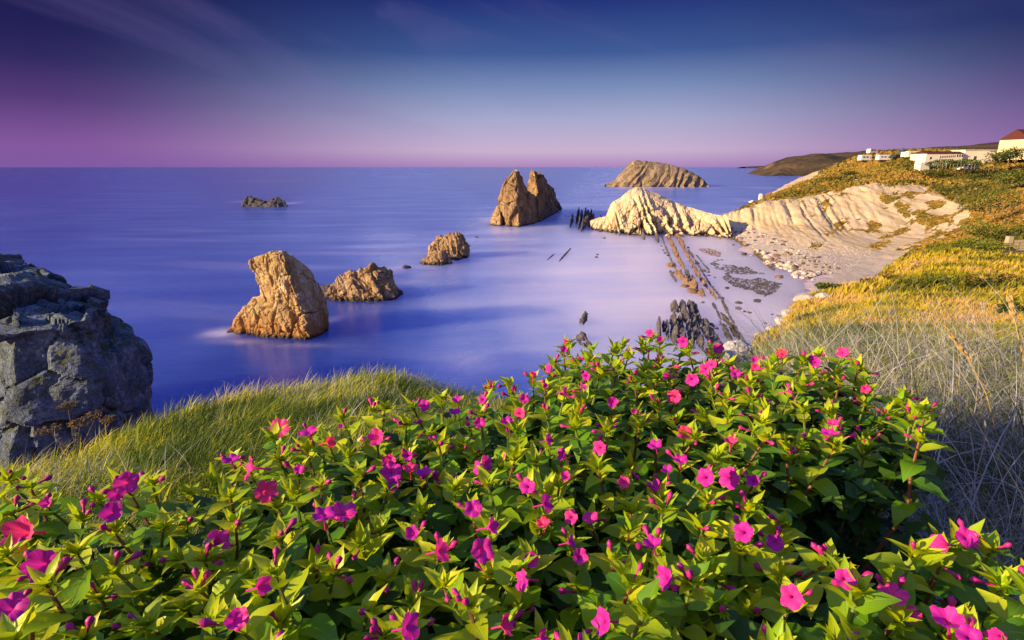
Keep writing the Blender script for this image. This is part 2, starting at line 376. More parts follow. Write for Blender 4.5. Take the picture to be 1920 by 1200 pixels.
# bay hillside --------------------------------------------------------------
BAY_Y = [(1355,404,264),(1400,384,272),(1440,373,278),(1500,371,270),(1560,359,265),(1640,345,255),(1700,356,245),(1760,371,230),(1800,390,212),(1832,416,190),
         (1455,357,335),(1500,335,385),(1540,320,425),(1600,307,460),(1480,352,310),(1550,335,320),(1620,322,330),(1622,301,336),(1660,300,328),(1700,300,320),(1715,306,308),(1730,319,294),(1780,318,294),(1870,306,298),(1960,285,300),
         (1700,335,275),(1800,335,262),(1800,360,240),(1920,330,230),(1870,370,200),(1920,400,160),(1870,440,115),(1930,440,108),(1980,330,230),(1990,420,130),(1860,405,185)]
BAY_Z = [(1360,415,3.2),(1400,428,3.2),(1450,442,3.6),(1520,452,4.2),(1580,462,4.2),(1650,474,3.5),(1700,468,4.5),(1760,445,6.5),
         (1352,438,.0),(1400,458,0.0),(1440,480,0.0),(1480,505,0.0),(1500,525,0),(1520,545,0),(1300,440,-.7),(1350,470,-.7),(1400,500,-.7),(1420,560,-.7),(1440,470,1.2),(1500,490,1.6),(1560,500,1.4),(1620,500,1.5),(1400,440,1.5),(1480,465,2.4),(1560,480,2.6)]
B3 = [at_Y(*e) for e in BAY_Y]+[at_z(*e) for e in BAY_Z]
BPLAN = [(130,105,16),(160,85,20),(115,95,10),(100,100,4),(70,100,-1),(60,150,-1),(230,170,30),(320,300,35),(300,200,36),(340,420,26),(260,480,22),(400,540,24),(480,300,40),(110,130,6),(140,130,14),(240,80,26)]
BC = np.array([tuple(p) for p in B3]+BPLAN); BQ = BC[:, :2]/100; BW = tps_fit(BQ, BC[:, 2], 2e-3)
BACK = [at_Y(*e) for e in [(1345,408,262),(1362,401,268),(1396,383,284),(1420,372,296),(1436,366,306),(1452,357,334),(1498,336,390),(1540,321,430),(1600,308,470)]]
BAY_POLY = [(p[0], p[1]) for p in BACK]+[(340, 560), (520, 560), (520, 40), (60, 60), (48, 100), (60, 160), (85, 225)]
BARE = [(1346,404),(1400,390),(1440,379),(1500,373),(1560,361),(1600,352),(1645,345),(1672,352),(1700,350),(1745,352),(1775,372),(1800,384),(1838,412),(1828,420),(1800,430),(1768,447),(1740,455),(1700,475),(1660,500),(1600,530),(1500,560),(1340,560),(1330,430)]
def bay_z(X, Y, detail=True):
    X = np.asarray(X, float); Y = np.asarray(Y, float); sh = X.shape; X = X.ravel(); Y = Y.ravel()
    d, nx, ny = poly_near(X, Y, BAY_POLY); out = d > 0
    ex = np.where(out, nx, X); ey = np.where(out, ny, Y)
    z0 = tps_eval(BQ, BW, np.stack([ex, ey], -1)/100); z = z0
    if detail:
        px, py = proj(np.stack([X, Y, z0], -1)); bare = inpoly(px, py, BARE)
        hgt = np.clip((z0-2.5)/5, 0, 1)
        # tilted beds standing out of the eroded face
        s = X*0.95-Y*0.317+1.2*fbm2(X*0.05, Y*0.05, 3, 30)
        left = np.clip((1660-px)/120, 0, 1)
        ribs = np.abs(fbm2(s*0.55, (Y+X*0.3)*0.015, 4, 31, 0.65))
        gul = fbm2(X*0.10+z0*0.15, Y*0.10-z0*0.25, 5, 33, 0.55)
        z = z+np.where(bare, hgt*(left*(0.8-ribs*3.9)+gul*(1.0+0.5*(1-left))+0.5*fbm2(s*0.9, (Y+X*.3)*.06, 4, 37, .65)), fbm2(X*0.12, Y*0.12, 5, 34, 0.6)*1.3*np.clip(z0/4, 0, 1))
        z = z+np.where((z0 < 4), fbm2(X*0.35, Y*0.35, 4, 35)*0.35, 0)
    z = np.where(out & (np.arange(len(X)) >= 0), z-1.3*np.maximum(d, 0)*(1+0.6*fbm2(X*0.12, Y*0.12, 4, 36)), z)
    return np.maximum(z, -3).reshape(sh)
VEG_STRIPS = [[(1620,460),(1700,415),(1710,420),(1640,465)],[(1680,470),(1760,425),(1790,400),(1800,410),(1760,445),(1715,475)],[(1560,430),(1600,408),(1612,412),(1570,436)],[(1525,398),(1560,378),(1566,384),(1535,402)],
              [(1720,440),(1760,405),(1790,385),(1800,395),(1770,425)],[(1655,380),(1700,365),(1740,368),(1700,378)]]
def bay_cover(px, py, X, Y):
    wob = fbm2(X*0.08, Y*0.08, 4, 41)*16; wob2 = fbm2(X*0.08+9, Y*0.08, 4, 43)*12
    b = inpoly(px+wob, py+wob2*0.7, BARE).astype(float)
    for s in VEG_STRIPS: b = np.where(inpoly(px+wob*1.6, py+wob2*1.3, s) & (fbm2(X*.3, Y*.3, 3, 48) > -.15), 0.0, b)
    right = np.clip((px-1640)/120, 0, 1)
    b = np.where((fbm2(X*0.16-Y*0.08, Y*0.1+X*0.05, 4, 45) > 0.35-0.25*right) & (py < 470) & (px > 1500), 0.0, b)
    # pale outcrops in the turf
    b = np.where((fbm2(X*0.15, Y*0.3, 4, 47) > 0.50), np.maximum(b, 0.8*((py > 312))), b)
    b = np.where(inpoly(px, py, [(1440,360),(1500,330),(1540,318),(1530,330),(1480,352),(1450,365)]), 1.0, b)
    return b
m, n = new_mat('bay_cliff_and_heath'); g = n.n('ShaderNodeNewGeometry').outputs['Position']
bare = n.n('ShaderNodeAttribute', attribute_name='bare').outputs['Fac']; zz = n.n('ShaderNodeSeparateXYZ', {0: g}).outputs[2]
r1 = n.noise(n.scaled(g, (1.0, 0.10, 0.5), (0, 0.0, 0.32)), 0.5, 8, 0.65); r2 = n.noise(g, 0.6, 8, 0.7)
cliff = n.ramp(r1, [(0.32, (0.30, 0.21, 0.11)), (0.46, (0.58, 0.44, 0.26)), (0.7, (0.74, 0.60, 0.40))])
cliff = n.mix(n.mapr(r2, 0.55, 0.75, 0, 0.6), cliff, (0.50, 0.33, 0.14, 1))
beach = n.mix(n.noise(g, 1.4, 7, 0.7), (0.26, 0.21, 0.17, 1), (0.70, 0.60, 0.50, 1))
cliff = n.mix(n.mapr(n.math('ADD', zz, n.math('MULTIPLY', r2, 2.0)), 3.4, 5.5, 1.0, 0.0), cliff, beach)
v1 = n.noise(g, 0.10, 6, 0.6); v2 = n.noise(g, 0.9, 6, 0.7)
veg = n.ramp(v1, [(0.30, (0.06, 0.075, 0.012)), (0.46, (0.19, 0.14, 0.02)), (0.56, (0.34, 0.20, 0.03)), (0.7, (0.14, 0.12, 0.02))])
veg = n.mix(n.mapr(v2, 0.45, 0.65, 0, 0.7), veg, (0.07, 0.065, 0.015, 1))
col = n.mix(n.mapr(n.math('ADD', bare, n.math('MULTIPLY', n.math('SUBTRACT', r2, 0.5), 1.2)), 0.4, 0.6), veg, cliff)
wet = n.mapr(zz, -0.2, 0.8, 1.0, 0.0); col = n.mix(wet, col, (0.55, 0.44, 0.52, 1))
finish(n, col, 0.9, n.math('ADD', r2, n.noise(g, 2.2, 6, 0.7)), 0.9, 0.5, 0.15); BAYM = m
def bay_ground():
    th = np.radians(np.arange(10, 62, 0.11)); r = np.concatenate([np.geomspace(85, 480, 330), np.geomspace(500, 760, 12)])
    T, R = np.meshgrid(th, r, indexing='ij'); X = R*np.sin(T); Y = R*np.cos(T); Z = bay_z(X, Y)
    V = np.stack([X, Y, Z], -1).reshape(-1, 3); px, py = proj(V)
    b = bay_cover(px, py, V[:, 0], V[:, 1]); b = np.where((V[:, 2] < 3.2), 1.0, b)
    F = grid_faces(len(th), len(r)); keep = ~(V[F][:, :, 2].max(1) <= -2.99)
    ob('bay_hillside', mesh_np('bay_hillside', V, F[keep], BAYM, True, {'bare': b}), kind='structure')
bay_ground()

# far coast -------------------------------------------------------------------
HEATHFAR, n = new_mat('distant_heath'); g = n.n('ShaderNodeNewGeometry').outputs['Position']
a = n.noise(g, 0.012, 7, 0.65); zz = n.n('ShaderNodeSeparateXYZ', {0: g}).outputs[2]
c = n.ramp(a, [(0.35, (0.04, 0.034, 0.022)), (0.55, (0.085, 0.060, 0.035)), (0.7, (0.13, 0.085, 0.055))])
zn = n.n('ShaderNodeSeparateXYZ', {0: n.n('ShaderNodeNewGeometry').outputs['Normal']}).outputs[2]
c = n.mix(n.mapr(zn, 0.5, 0.85, 1, 0), c, n.mix(n.noise(n.scaled(g, (1, 1, 0.2)), 0.05, 6, 0.7), (0.20, 0.13, 0.08, 1), (0.42, 0.27, 0.16, 1)))
finish(n, c, 0.95, n.noise(g, 0.06, 6, 0.7), 0.8, 4.0, 0.1)
def ridge_mesh(secs, nu, prof, disp, mat, name, flip=False):
    """secs: (px, crest_py, Yc, dfront, dback, base_z); prof: list of (depth fraction -1 front .. 1 back, height fraction)"""
    S = np.array(secs, float); s = np.linspace(0, len(S)-1, nu); i = np.minimum(s.astype(int), len(S)-2); f = (s-i)[:, None]
    A = S[i]*(1-f)+S[i+1]*f
    P = np.array(prof); rows = []
    for q in range(nu):
        px, cpy, Yc, df, db, bz = A[q]; c = at_Y(px, cpy, Yc); row = []
        for u, v in prof:
            Y = Yc+(u*df if u < 0 else u*db); z = bz+(c[2]-bz)*v; row.append((c[0]*(1+0*u), Y, z))
        rows.append(row)
    R = np.array(rows); k = R.shape[1]; m = max(2, int(disp.get('m', 8)))
    tt = np.linspace(0, k-1, (k-1)*m+1); j = np.minimum(tt.astype(int), k-2); g = (tt-j)[None, :, None]
    G = R[:, j]*(1-g)+R[:, j+1]*g; nv = G.shape[1]
    V = G.reshape(-1, 3); F = grid_faces(nu, nv); N = vnorm(V, F)
    if N[:, 2].mean() < 0: F = F[:, ::-1]; N = -N
    V = disp['f'](V, N, np.repeat(s/(len(S)-1), nv), np.tile(tt/(k-1), nu))
    return mesh_np(name, V, F, mat, disp.get('smooth', True))
PROF = [(-1, -0.05), (-0.93, 0.12), (-0.7, 0.5), (-0.3, 0.85), (0, 1), (0.3, 0.9), (1, -0.1)]
def fd(V, N, u, v):
    return V+N*(fbm(V*np.array([.008, .008, .01]), 6, 51, .55)[:, None]*16)+N*0
ob('distant_headland', ridge_mesh([(1438,334,1900,20,60,-5),(1452,326,2000,60,200,-5),(1466,314,2080,130,300,-5),(1490,298,2150,230,500,-5),(1520,290,2200,300,600,-5),(1600,285,2250,360,600,-5),(1700,281,2300,500,600,-5),(1780,273,2300,600,600,-5),(1865,269,2300,700,600,-5),(1990,262,2300,800,600,-5)],
   260, PROF, {'f': fd, 'm': 14}, HEATHFAR, 'distant_headland'), kind='structure')
def fd2(V, N, u, v): return V+N*(fbm(V*0.01, 5, 52)[:, None]*9)
ob('distant_point', ridge_mesh([(1422,320.5,4300,30,60,-5),(1430,313,4350,60,120,-5),(1440,311,4400,80,150,-5),(1452,317,4400,60,150,-5),(1470,316,4500,80,200,-5),(1500,312,4500,80,200,-5)], 70, PROF, {'f': fd2, 'm': 5}, HEATHFAR, 'distant_point'), kind='structure')
ob('far_coast', ridge_mesh([(1395,312.6,15000,200,600,-5),(1440,310.5,15000,200,600,-5),(1500,309,15000,200,900,-5),(1560,305,15000,200,900,-5)], 60, PROF, {'f': fd2, 'm': 4}, HEATHFAR, 'far_coast'), kind='structure')
# ------------------------------------------------------------------ rocks
TIDE = ((0.06, 0.045, 0.03, 1), 1.3)
TIDE2 = ((0.06, 0.045, 0.03, 1), 1.0, (0.46, 0.22, 0.06, 1), 5.0)
R_GOLD = rock_mat('golden_limestone', (0.50, 0.32, 0.14, 1), (0.78, 0.64, 0.42, 1), (0.24, 0.15, 0.08, 1), 0.42, (0.2, 0.15, 0.1), (1.4, 1.4, 0.5), 0.35, lichen=(0.46, 0.40, 0.14, 1), low=TIDE2)
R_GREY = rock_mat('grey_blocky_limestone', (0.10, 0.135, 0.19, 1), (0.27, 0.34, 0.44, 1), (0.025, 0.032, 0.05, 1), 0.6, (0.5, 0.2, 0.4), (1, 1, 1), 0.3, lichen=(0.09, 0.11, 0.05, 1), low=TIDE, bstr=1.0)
R_BROWN = rock_mat('brown_bedded_rock', (0.36, 0.23, 0.12, 1), (0.60, 0.44, 0.26, 1), (0.12, 0.08, 0.06, 1), 0.30, (0.0, 0.42, 0.1), (2.2, 1.0, 0.35), 0.4, low=TIDE)
R_PINN = rock_mat('dark_brown_bedded_rock', (0.27, 0.165, 0.08, 1), (0.48, 0.34, 0.18, 1), (0.09, 0.06, 0.045, 1), 0.28, (0.0, 0.3, 0.1), (2.2, 1.0, 0.35), 0.5, low=TIDE)
R_PALE = rock_mat('pale_cream_rock', (0.60, 0.46, 0.28, 1), (0.80, 0.69, 0.50, 1), (0.30, 0.22, 0.14, 1), 0.28, (0.0, -0.35, 0.1), (2.0, 1.0, 0.3), 0.4, low=TIDE, bstr=0.7)
R_DARK = rock_mat('dark_wet_rock', (0.085, 0.075, 0.08, 1), (0.20, 0.18, 0.19, 1), (0.03, 0.03, 0.035, 1), 0.5, (0.2, 0.3, 0.1), (1.5, 1, 0.6), 0.3, rough=0.6)
R_FIN = rock_mat('fin_rock', (0.20, 0.12, 0.075, 1), (0.36, 0.23, 0.13, 1), (0.06, 0.05, 0.05, 1), 0.6, (0.0, 0.0, 0.5), (2, 0.6, 0.6), 0.25, rough=0.8)
R_BOULD = rock_mat('pale_boulder', (0.52, 0.45, 0.38, 1), (0.74, 0.66, 0.56, 1), (0.25, 0.20, 0.16, 1), 0.7, (0.3, 0.2, 0.1), (1, 1, 1), 0.15)

def loft(rings, nper, nvert, relax=1, cap=8, capz=0.0):
    R = np.array(rings, float); K, C, _ = R.shape
    L = np.array([np.linalg.norm(R[:, (c+1) % C]-R[:, c], axis=1).mean() for c in range(C)]); cnt = np.maximum(2, (L/L.sum()*nper).astype(int)); n = cnt.sum()
    per = []
    for c in range(C):
        f = (np.arange(cnt[c])/cnt[c])[None, :, None]; per.append(R[:, c:c+1]*(1-f)+R[:, (c+1) % C][:, None]*f)
    Pm = np.concatenate(per, 1)
    for _ in range(relax): Pm = 0.5*Pm+0.25*(np.roll(Pm, 1, 1)+np.roll(Pm, -1, 1))
    dz = np.linalg.norm(np.diff(Pm.mean(1), axis=0), axis=1)+1e-3; cv = np.r_[0, np.cumsum(dz)]; s = np.linspace(0, cv[-1], nvert)
    i = np.clip(np.searchsorted(cv, s, 'right')-1, 0, K-2); f = ((s-cv[i])/(cv[i+1]-cv[i]))[:, None, None]
    G = Pm[i]*(1-f)+Pm[i+1]*f
    top = G[-1]; cen = top.mean(0); capr = []
    for k in range(1, cap+1):
        q = 1-k/cap; rr = cen+(top-cen)*max(q, 0.01); rr = rr+np.array([0, 0, capz*(1-q*q)]); capr.append(rr)
    G = np.concatenate([G, np.array(capr)], 0)        # (rows, n, 3)
    V = G.transpose(1, 0, 2).reshape(-1, 3); F = grid_faces(n, G.shape[0], True)
    N = vnorm(V, F); c0 = V.mean(0)
    if ((V-c0)*N).sum(1).mean() < 0: F = F[:, ::-1]; N = -N
    return V, F, N
def rock_disp(V, N, size, seed=0, box=0.0, tilt=0.035, big=0.06, blocks=0.05, crack=0.03, strata=0.0, sdir=(1, 0, 0.4), sfreq=14, fine=0.012, bscale=(1, 1, 1), bfreq=4.0, floor=None):
    q = V/size; d = big*fbm(q*2.2, 4, seed)
    if blocks or crack:
        w = q*np.array(bscale)*bfreq+0.35*np.stack([fbm(q*3, 3, seed+5), fbm(q*3, 3, seed+6), fbm(q*3, 3, seed+7)], 1)
        f1, f2, c, dv = voro(w, seed, box, True); e = f2-f1; an = c*40.0; d = d+tilt*(dv[:, 0]*np.cos(an)+dv[:, 1]*np.sin(an)+dv[:, 2]*np.cos(an*1.7))
        mod = np.clip(0.75+1.5*fbm(q*4.5, 3, seed+21), 0.1, 1.4); d = d+blocks*(c-0.5)-crack*mod*np.exp(-(e/0.045)**2)
        f1, f2, c, dv = voro(w*2.6+3, seed+9, box, True); an = c*40.0; d = d+0.45*tilt*(dv[:, 0]*np.cos(an)+dv[:, 1]*np.sin(an)+dv[:, 2]*np.cos(an*1.7)); d = d+0.35*blocks*(c-0.5)-0.4*crack*np.exp(-((f2-f1)/0.06)**2)
    if strata:
        s = np.array(sdir, float); s /= np.linalg.norm(s); t = (q@s)*sfreq+0.6*fbm(q*3, 3, seed+11)
        r = np.abs(((t*0.5+0.9*fbm(np.stack([t*0.37, q[:, 2]*1.2, q[:, 1]], 1), 3, seed+12)) % 1)-0.5)*2
        r2 = np.abs(fbm(np.stack([t*1.3, q[:, 2]*1.5, q[:, 1]*1.5], 1), 3, seed+13))
        d = d+strata*(0.6*r-1.3*r2+0.2)
    d = d+fine*fbm(q*18, 4, seed+15, 0.6)
    return V+N*(d*size)[:, None]
def pix_ring(py, Y0, corners):
    """corners: (px, dY) on a horizontal ring whose height is that of pixel row py at distance Y0"""
    z = at_Y(960, py, Y0)[2] if py is not None else -1.5
    return [(x_at(px, Y0+dy, z), Y0+dy, z) for px, dy in corners]
def sea_Y(py): return at_z(960, py)[1]

def rock(name, rings, nper, nvert, size, mat, label, cat='sea rock', relax=1, cap=8, capz=0.0, smooth=False, **kw):
    saddle = kw.pop('saddle', None)
    V, F, N = loft(rings, nper, nvert, relax, cap, capz); V = rock_disp(V, N, size, **kw)
    if saddle:
        px_, _ = proj(V); V[:, 2] *= 1-saddle[2]*np.exp(-((px_-saddle[0])/saddle[1])**2)
    o = ob(name, mesh_np(name, V, F, mat, smooth), label=label, cat=cat); return o

# leaning flat-topped stack in the middle of the left half
Y0 = sea_Y(637)
def ring_u(py, l, m, r, dl=4.0, dr=5.0, back=10.0, sp=0):
    return pix_ring(py, Y0, [(l, dl), ((l*0.55+m*0.45), dl*0.45-0.3), (m, 0), ((m+r)/2, dr*0.35), (r, dr), (r-6, back), ((l+r)/2, back+2), (l+10, back*0.8)])
rings = [pix_ring(None, Y0, ring) for ring in []]
z0r = [(x_at(px, Y0+dy, -1.5), Y0+dy, -1.5) for px, dy in [(425, 5), (500, 1), (575, 0), (596, 2), (616, 5), (606, 12), (520, 13), (440, 10)]]
rings = [z0r, ring_u(636, 428, 575, 614), ring_u(628, 433, 576, 614), ring_u(605, 446, 573, 615), ring_u(590, 458, 566, 613), ring_u(577, 468, 562, 612), ring_u(572, 484, 560, 610), ring_u(560, 488, 556, 604, 3, 5),
         ring_u(540, 483, 549, 596, 3, 5, 8), ring_u(520, 475, 540, 580, 3, 5, 7), ring_u(507, 467, 536, 567, 2.5, 4.5, 7), ring_u(499, 466, 534, 559, 2.2, 4, 6.4), ring_u(489, 474, 534, 550, 1.8, 3, 5.2), ring_u(480, 492, 532, 540, 1.2, 2, 2.8), ring_u(475, 503, 529, 534, .7, 1, 1.8)]
rock('sea_stack', rings, 300, 260, 16, R_GOLD, 'tall leaning flat-topped golden sea stack with a shaded grey right side', 'sea stack', cap=10, seed=3, box=0.6, tilt=0.018, big=0.025, blocks=0.03, crack=0.032, strata=0.018, sdir=(0.95, 0.2, 0.28), sfreq=15, fine=0.022, bfreq=3.4, bscale=(1.1, 1.1, 0.6))
# low rock right of it
Y0 = sea_Y(566)
def ring_l(py, pts): return pix_ring(py, Y0, pts)
b = [(606, 3), (660, 0), (712, 0), (748, 3), (752, 9), (720, 14), (650, 14), (612, 9)]
rock('sea_rock', [[(x_at(p, Y0+d, -1.5), Y0+d, -1.5) for p, d in b], ring_l(568, b), ring_l(556, [(612, 3.5), (655, 1.5), (710, 1), (744, 4), (747, 9), (718, 13), (655, 13), (618, 9)]),
   ring_l(540, [(630, 5), (660, 3), (708, 2), (736, 5), (739, 9), (715, 12), (665, 12), (636, 9)]), ring_l(526, [(650, 7), (672, 5), (706, 3.5), (730, 6), (732, 9), (715, 11), (680, 11), (656, 9.5)]),
   ring_l(515, [(690, 7.5), (700, 6.5), (712, 5.5), (724, 7), (724, 9), (715, 10), (702, 10), (694, 9.5)])], 240, 110, 15, R_BROWN, 'low hump-backed brown rock right behind the leaning stack', seed=8, big=0.07, blocks=0.07, crack=0.04, strata=0.05, sdir=(1, 0.1, 0.55), sfreq=10, fine=0.015, bfreq=4)
Y1 = sea_Y(548); b = [(596, 0), (625, -1.5), (640, -1), (640, 4), (620, 5), (600, 3)]
rock('sea_rock', [[(x_at(p, Y1+d, -1), Y1+d, -1) for p, d in b], pix_ring(543, Y1, b), pix_ring(538, Y1, [(606, 1), (625, 0), (636, 0), (636, 3), (622, 3.5), (608, 2.5)])], 90, 30, 6, R_DARK, 'thin dark ledge joined to the left end of the low brown rock', seed=9, big=0.06, blocks=0.06, crack=0.03, fine=0.02)
# double rock
Y0 = sea_Y(486); b = [(802, 3), (830, 0), (858, -2), (880, 2), (880, 10), (862, 14), (826, 13), (806, 9)]
rock('sea_rock', [[(x_at(p, Y0+d, -1.5), Y0+d, -1.5) for p, d in b], pix_ring(487, Y0, b), pix_ring(466, Y0, [(806, 3), (830, 1.5), (856, 0), (876, 3), (876, 9), (858, 12), (828, 12), (809, 8)]),
   pix_ring(452, Y0, [(822, 5), (836, 4), (855, 2), (868, 4), (868, 8), (856, 10), (838, 10), (825, 8)]), pix_ring(443.5, Y0, [(848, 6), (852, 5.5), (860, 5), (862, 6), (862, 8), (858, 8.5), (854, 8.5), (850, 8)])], 190, 110, 13, R_BROWN,
   'rounded brown rock with a sloping striped back farther from shore', seed=12, big=0.05, blocks=0.06, crack=0.03, strata=0.05, sdir=(1, 0, 0.35), sfreq=13, fine=0.015)
Y0 = sea_Y(498); b = [(782, 5), (805, 1), (822, 0), (846, 3), (844, 9), (820, 10), (796, 10)]
rock('sea_rock', [[(x_at(p, Y0+d, -1.5), Y0+d, -1.5) for p, d in b], pix_ring(499, Y0, b), pix_ring(488, Y0, [(798, 5), (810, 2), (823, 1.5), (841, 4), (840, 8), (822, 9), (804, 9)]), pix_ring(476, Y0, [(814, 5), (820, 4), (828, 4), (833, 5), (833, 7), (828, 8), (818, 8)])],
   130, 70, 9, R_BROWN, 'small jagged rock leaning against the front of the rounded brown rock', seed=14, big=0.08, blocks=0.09, crack=0.04, strata=0.04, sdir=(1, 0, 0.6), sfreq=8, fine=0.02)
# dark islet far left
Y0 = sea_Y(387); b = [(452, 0), (480, -3), (512, -3), (538, 0), (536, 12), (505, 14), (470, 12)]
rock('islet', [[(x_at(p, Y0+d, -2), Y0+d, -2) for p, d in b], pix_ring(387, Y0, b), pix_ring(378, Y0, [(455, 1), (480, 0), (510, 0), (534, 2), (532, 10), (505, 12), (470, 10)]), pix_ring(372, Y0, [(460, 2), (478, 1), (510, 3), (526, 3), (524, 8), (503, 8), (475, 8)]), pix_ring(369, Y0, [(462, 3), (470, 2), (496, 4), (522, 4), (521, 6), (498, 6), (468, 6)])],
   140, 50, 22, R_DARK, 'small dark saddle-shaped islet alone in the open sea', 'islet', seed=17, saddle=(496, 17, .55), big=0.12, blocks=0.08, crack=0.03, fine=0.02)
# twin pinnacles
Y0 = sea_Y(426)
b = [(933, 14), (948, 4), (972, 0), (998, 18), (1022, 45), (1012, 52), (980, 40), (950, 28)]
rock('pinnacle', [[(x_at(p, Y0+d, -2), Y0+d, -2) for p, d in b], pix_ring(427, Y0, b), pix_ring(405, Y0, [(935, 14), (949, 5), (972, 2), (996, 18), (1014, 38), (1005, 46), (978, 36), (951, 26)]),
   pix_ring(375, Y0, [(936, 13), (950, 7), (973, 5), (988, 16), (1002, 30), (994, 36), (974, 30), (951, 22)]), pix_ring(352, Y0, [(945, 12), (955, 8), (971, 7), (978, 14), (984, 22), (979, 27), (969, 24), (953, 18)]),
   pix_ring(335, Y0, [(956, 12), (960, 10), (969, 9), (975, 13), (980, 18), (976, 20), (968, 19), (960, 16)]), pix_ring(321, Y0, [(964, 12), (966, 11), (969, 11), (971, 13), (971, 15), (970, 16), (967, 15), (965, 14)])],
   230, 190, 30, R_PINN, 'left and nearer of the two pointed pinnacles beyond the bay', 'sea stack', seed=21, big=0.045, blocks=0.03, crack=0.02, strata=0.03, sdir=(1, 0.4, -0.25), sfreq=16, fine=0.012, bfreq=3)
b = [(986, 60), (994, 38), (1010, 28), (1030, 60), (1050, 118), (1042, 122), (1015, 95), (994, 80)]
rock('pinnacle', [[(x_at(p, Y0+d, -2), Y0+d, -2) for p, d in b], pix_ring(422, Y0, b), pix_ring(385, Y0, [(988, 58), (996, 40), (1010, 32), (1026, 55), (1042, 95), (1034, 100), (1012, 84), (995, 74)]),
   pix_ring(365, Y0+20, [(989, 35), (997, 20), (1009, 14), (1022, 32), (1036, 60), (1028, 66), (1010, 56), (996, 50)]), pix_ring(345, Y0+30, [(992, 18), (996, 8), (1006, 4), (1016, 14), (1026, 32), (1020, 36), (1008, 30), (996, 26)]),
   pix_ring(328, Y0+30, [(992, 12), (996, 6), (1003, 3), (1008, 8), (1014, 14), (1010, 18), (1004, 17), (996, 16)]), pix_ring(318.5, Y0+30, [(995, 9), (997, 7), (1000, 6), (1002, 8), (1004, 10), (1003, 11), (1000, 11), (997, 11)])],
   220, 190, 32, R_PINN, 'right and farther of the two pointed pinnacles, cleft from its neighbour', 'sea stack', seed=23, big=0.04, blocks=0.03, crack=0.02, strata=0.03, sdir=(1, 0.4, -0.25), sfreq=16, fine=0.012, bfreq=3)
b = [(919, 12), (928, 8), (938, 6), (945, 14), (938, 22), (924, 20)]; YS = Y0
rock('sea_rock', [[(x_at(p, YS+d, -1.5), YS+d, -1.5) for p, d in b], pix_ring(420, YS, b), pix_ring(402, YS, [(924, 13), (930, 10), (938, 9), (942, 14), (936, 19), (927, 18)]), pix_ring(391, YS, [(931, 14), (933, 12), (937, 12), (938, 14), (936, 16), (932, 16)])],
   90, 50, 10, R_BROWN, 'small buttress rock at the left foot of the pointed pinnacles', seed=25, big=0.06, blocks=0.05, crack=0.03, strata=0.04, sdir=(1, 0, -0.3), sfreq=8)
# big island on the horizon
def isl(V, N, u, v):
    q = V/60; s = (V[:, 0]*0.9-V[:, 2]*0.75)/7.5; t = s+1.6*fbm(q*1.5, 3, 61)
    r = np.abs(((t*0.55+0.8*fbm(np.stack([t*0.5, q[:, 2]*2, q[:, 1]], 1), 3, 62)) % 1)-0.5)*2; face = np.clip(1-v*1.9, 0.12, 1)
    d = (r*7.0-3.8+3.5*fbm(np.stack([t*1.6, q[:, 2]*2, q[:, 1]*3], 1), 4, 63, .6))*face+fbm(q*3, 5, 64, .6)*3.2*face
    return V+N*d[:, None]
IP = [(-1.15, -0.06), (-1.0, 0.06), (-0.75, 0.42), (-0.45, 0.8), (-0.2, 0.97), (0, 1), (0.4, 0.95), (1, -0.1)]
YI = sea_Y(350)
ob('island', ridge_mesh([(1136,345.5,YI+10,8,20,-2),(1146,341,YI+12,14,30,-2),(1157,336,YI+14,18,40,-2),(1166,325,YI+16,22,50,-2),(1176,317,YI+20,28,60,-2),(1187,303,YI+24,34,80,-2),(1194,300,YI+26,36,90,-2),(1215,302,YI+26,38,90,-2),(1250,307,YI+24,38,90,-2),(1280,315,YI+20,34,90,-2),(1300,324,YI+16,28,80,-2),(1315,333,YI+10,20,60,-2),(1326,345,YI+2,10,30,-2),(1333,351.5,YI-2,3,10,-2)],
   420, IP, {'f': isl, 'm': 14, 'smooth': False}, rock_mat('island_rock', (0.30, 0.21, 0.14, 1), (0.46, 0.34, 0.22, 1), (0.11, 0.08, 0.06, 1), 0.09, (0, -0.6, 0.1), (2.2, 1, 0.35), 1.6, lichen=(0.12, 0.11, 0.03, 1), bstr=0.8), 'island'), label='large brown wedge-shaped island on the horizon with a flat sloping top', cat='island')
# pale ridge at the neck of the bay
def rid(V, N, u, v):
    q = V/20; z = np.clip(V[:, 2]/16, 0, 1); face = np.clip(1.6-v*2.6, 0.15, 1)
    t = u*11+0.8*z+1.5*fbm(np.stack([u*7, u*0, z*0.6], 1), 3, 71)
    r = np.abs((t % 1)-0.5)*2; r = r**0.8
    amp = 7.0*(1-z*0.55)*face*np.clip((u-0.12)*5, 0.25, 1)
    d = amp*(r-0.55)+face*(1.8*fbm(np.stack([t*2.5, q[:, 2]*2, q[:, 1]*2], 1), 4, 72, .6)+1.9*fbm(q*4, 5, 73, .6)+1.2*fbm(q*11, 4, 76, .65))
    f1, f2, cc = voro(np.stack([V[:, 0]*.45-V[:, 2]*.2, V[:, 1]*.25, V[:, 2]*.22], 1)+.5*fbm(q*2, 3, 74)[:, None], 75)
    d = d+face*((cc-.5)*2.6-1.4*np.exp(-((f2-f1)/.07)**2))
    o = V+N*(d*0.5)[:, None]; o[:, 1] -= d*0.8; return o
RP = [(-1.3, -0.12), (-1.05, 0.05), (-0.82, 0.22), (-0.55, 0.55), (-0.2, 0.9), (0, 1), (0.25, 0.85), (1, -0.1)]
YR = sea_Y(440)
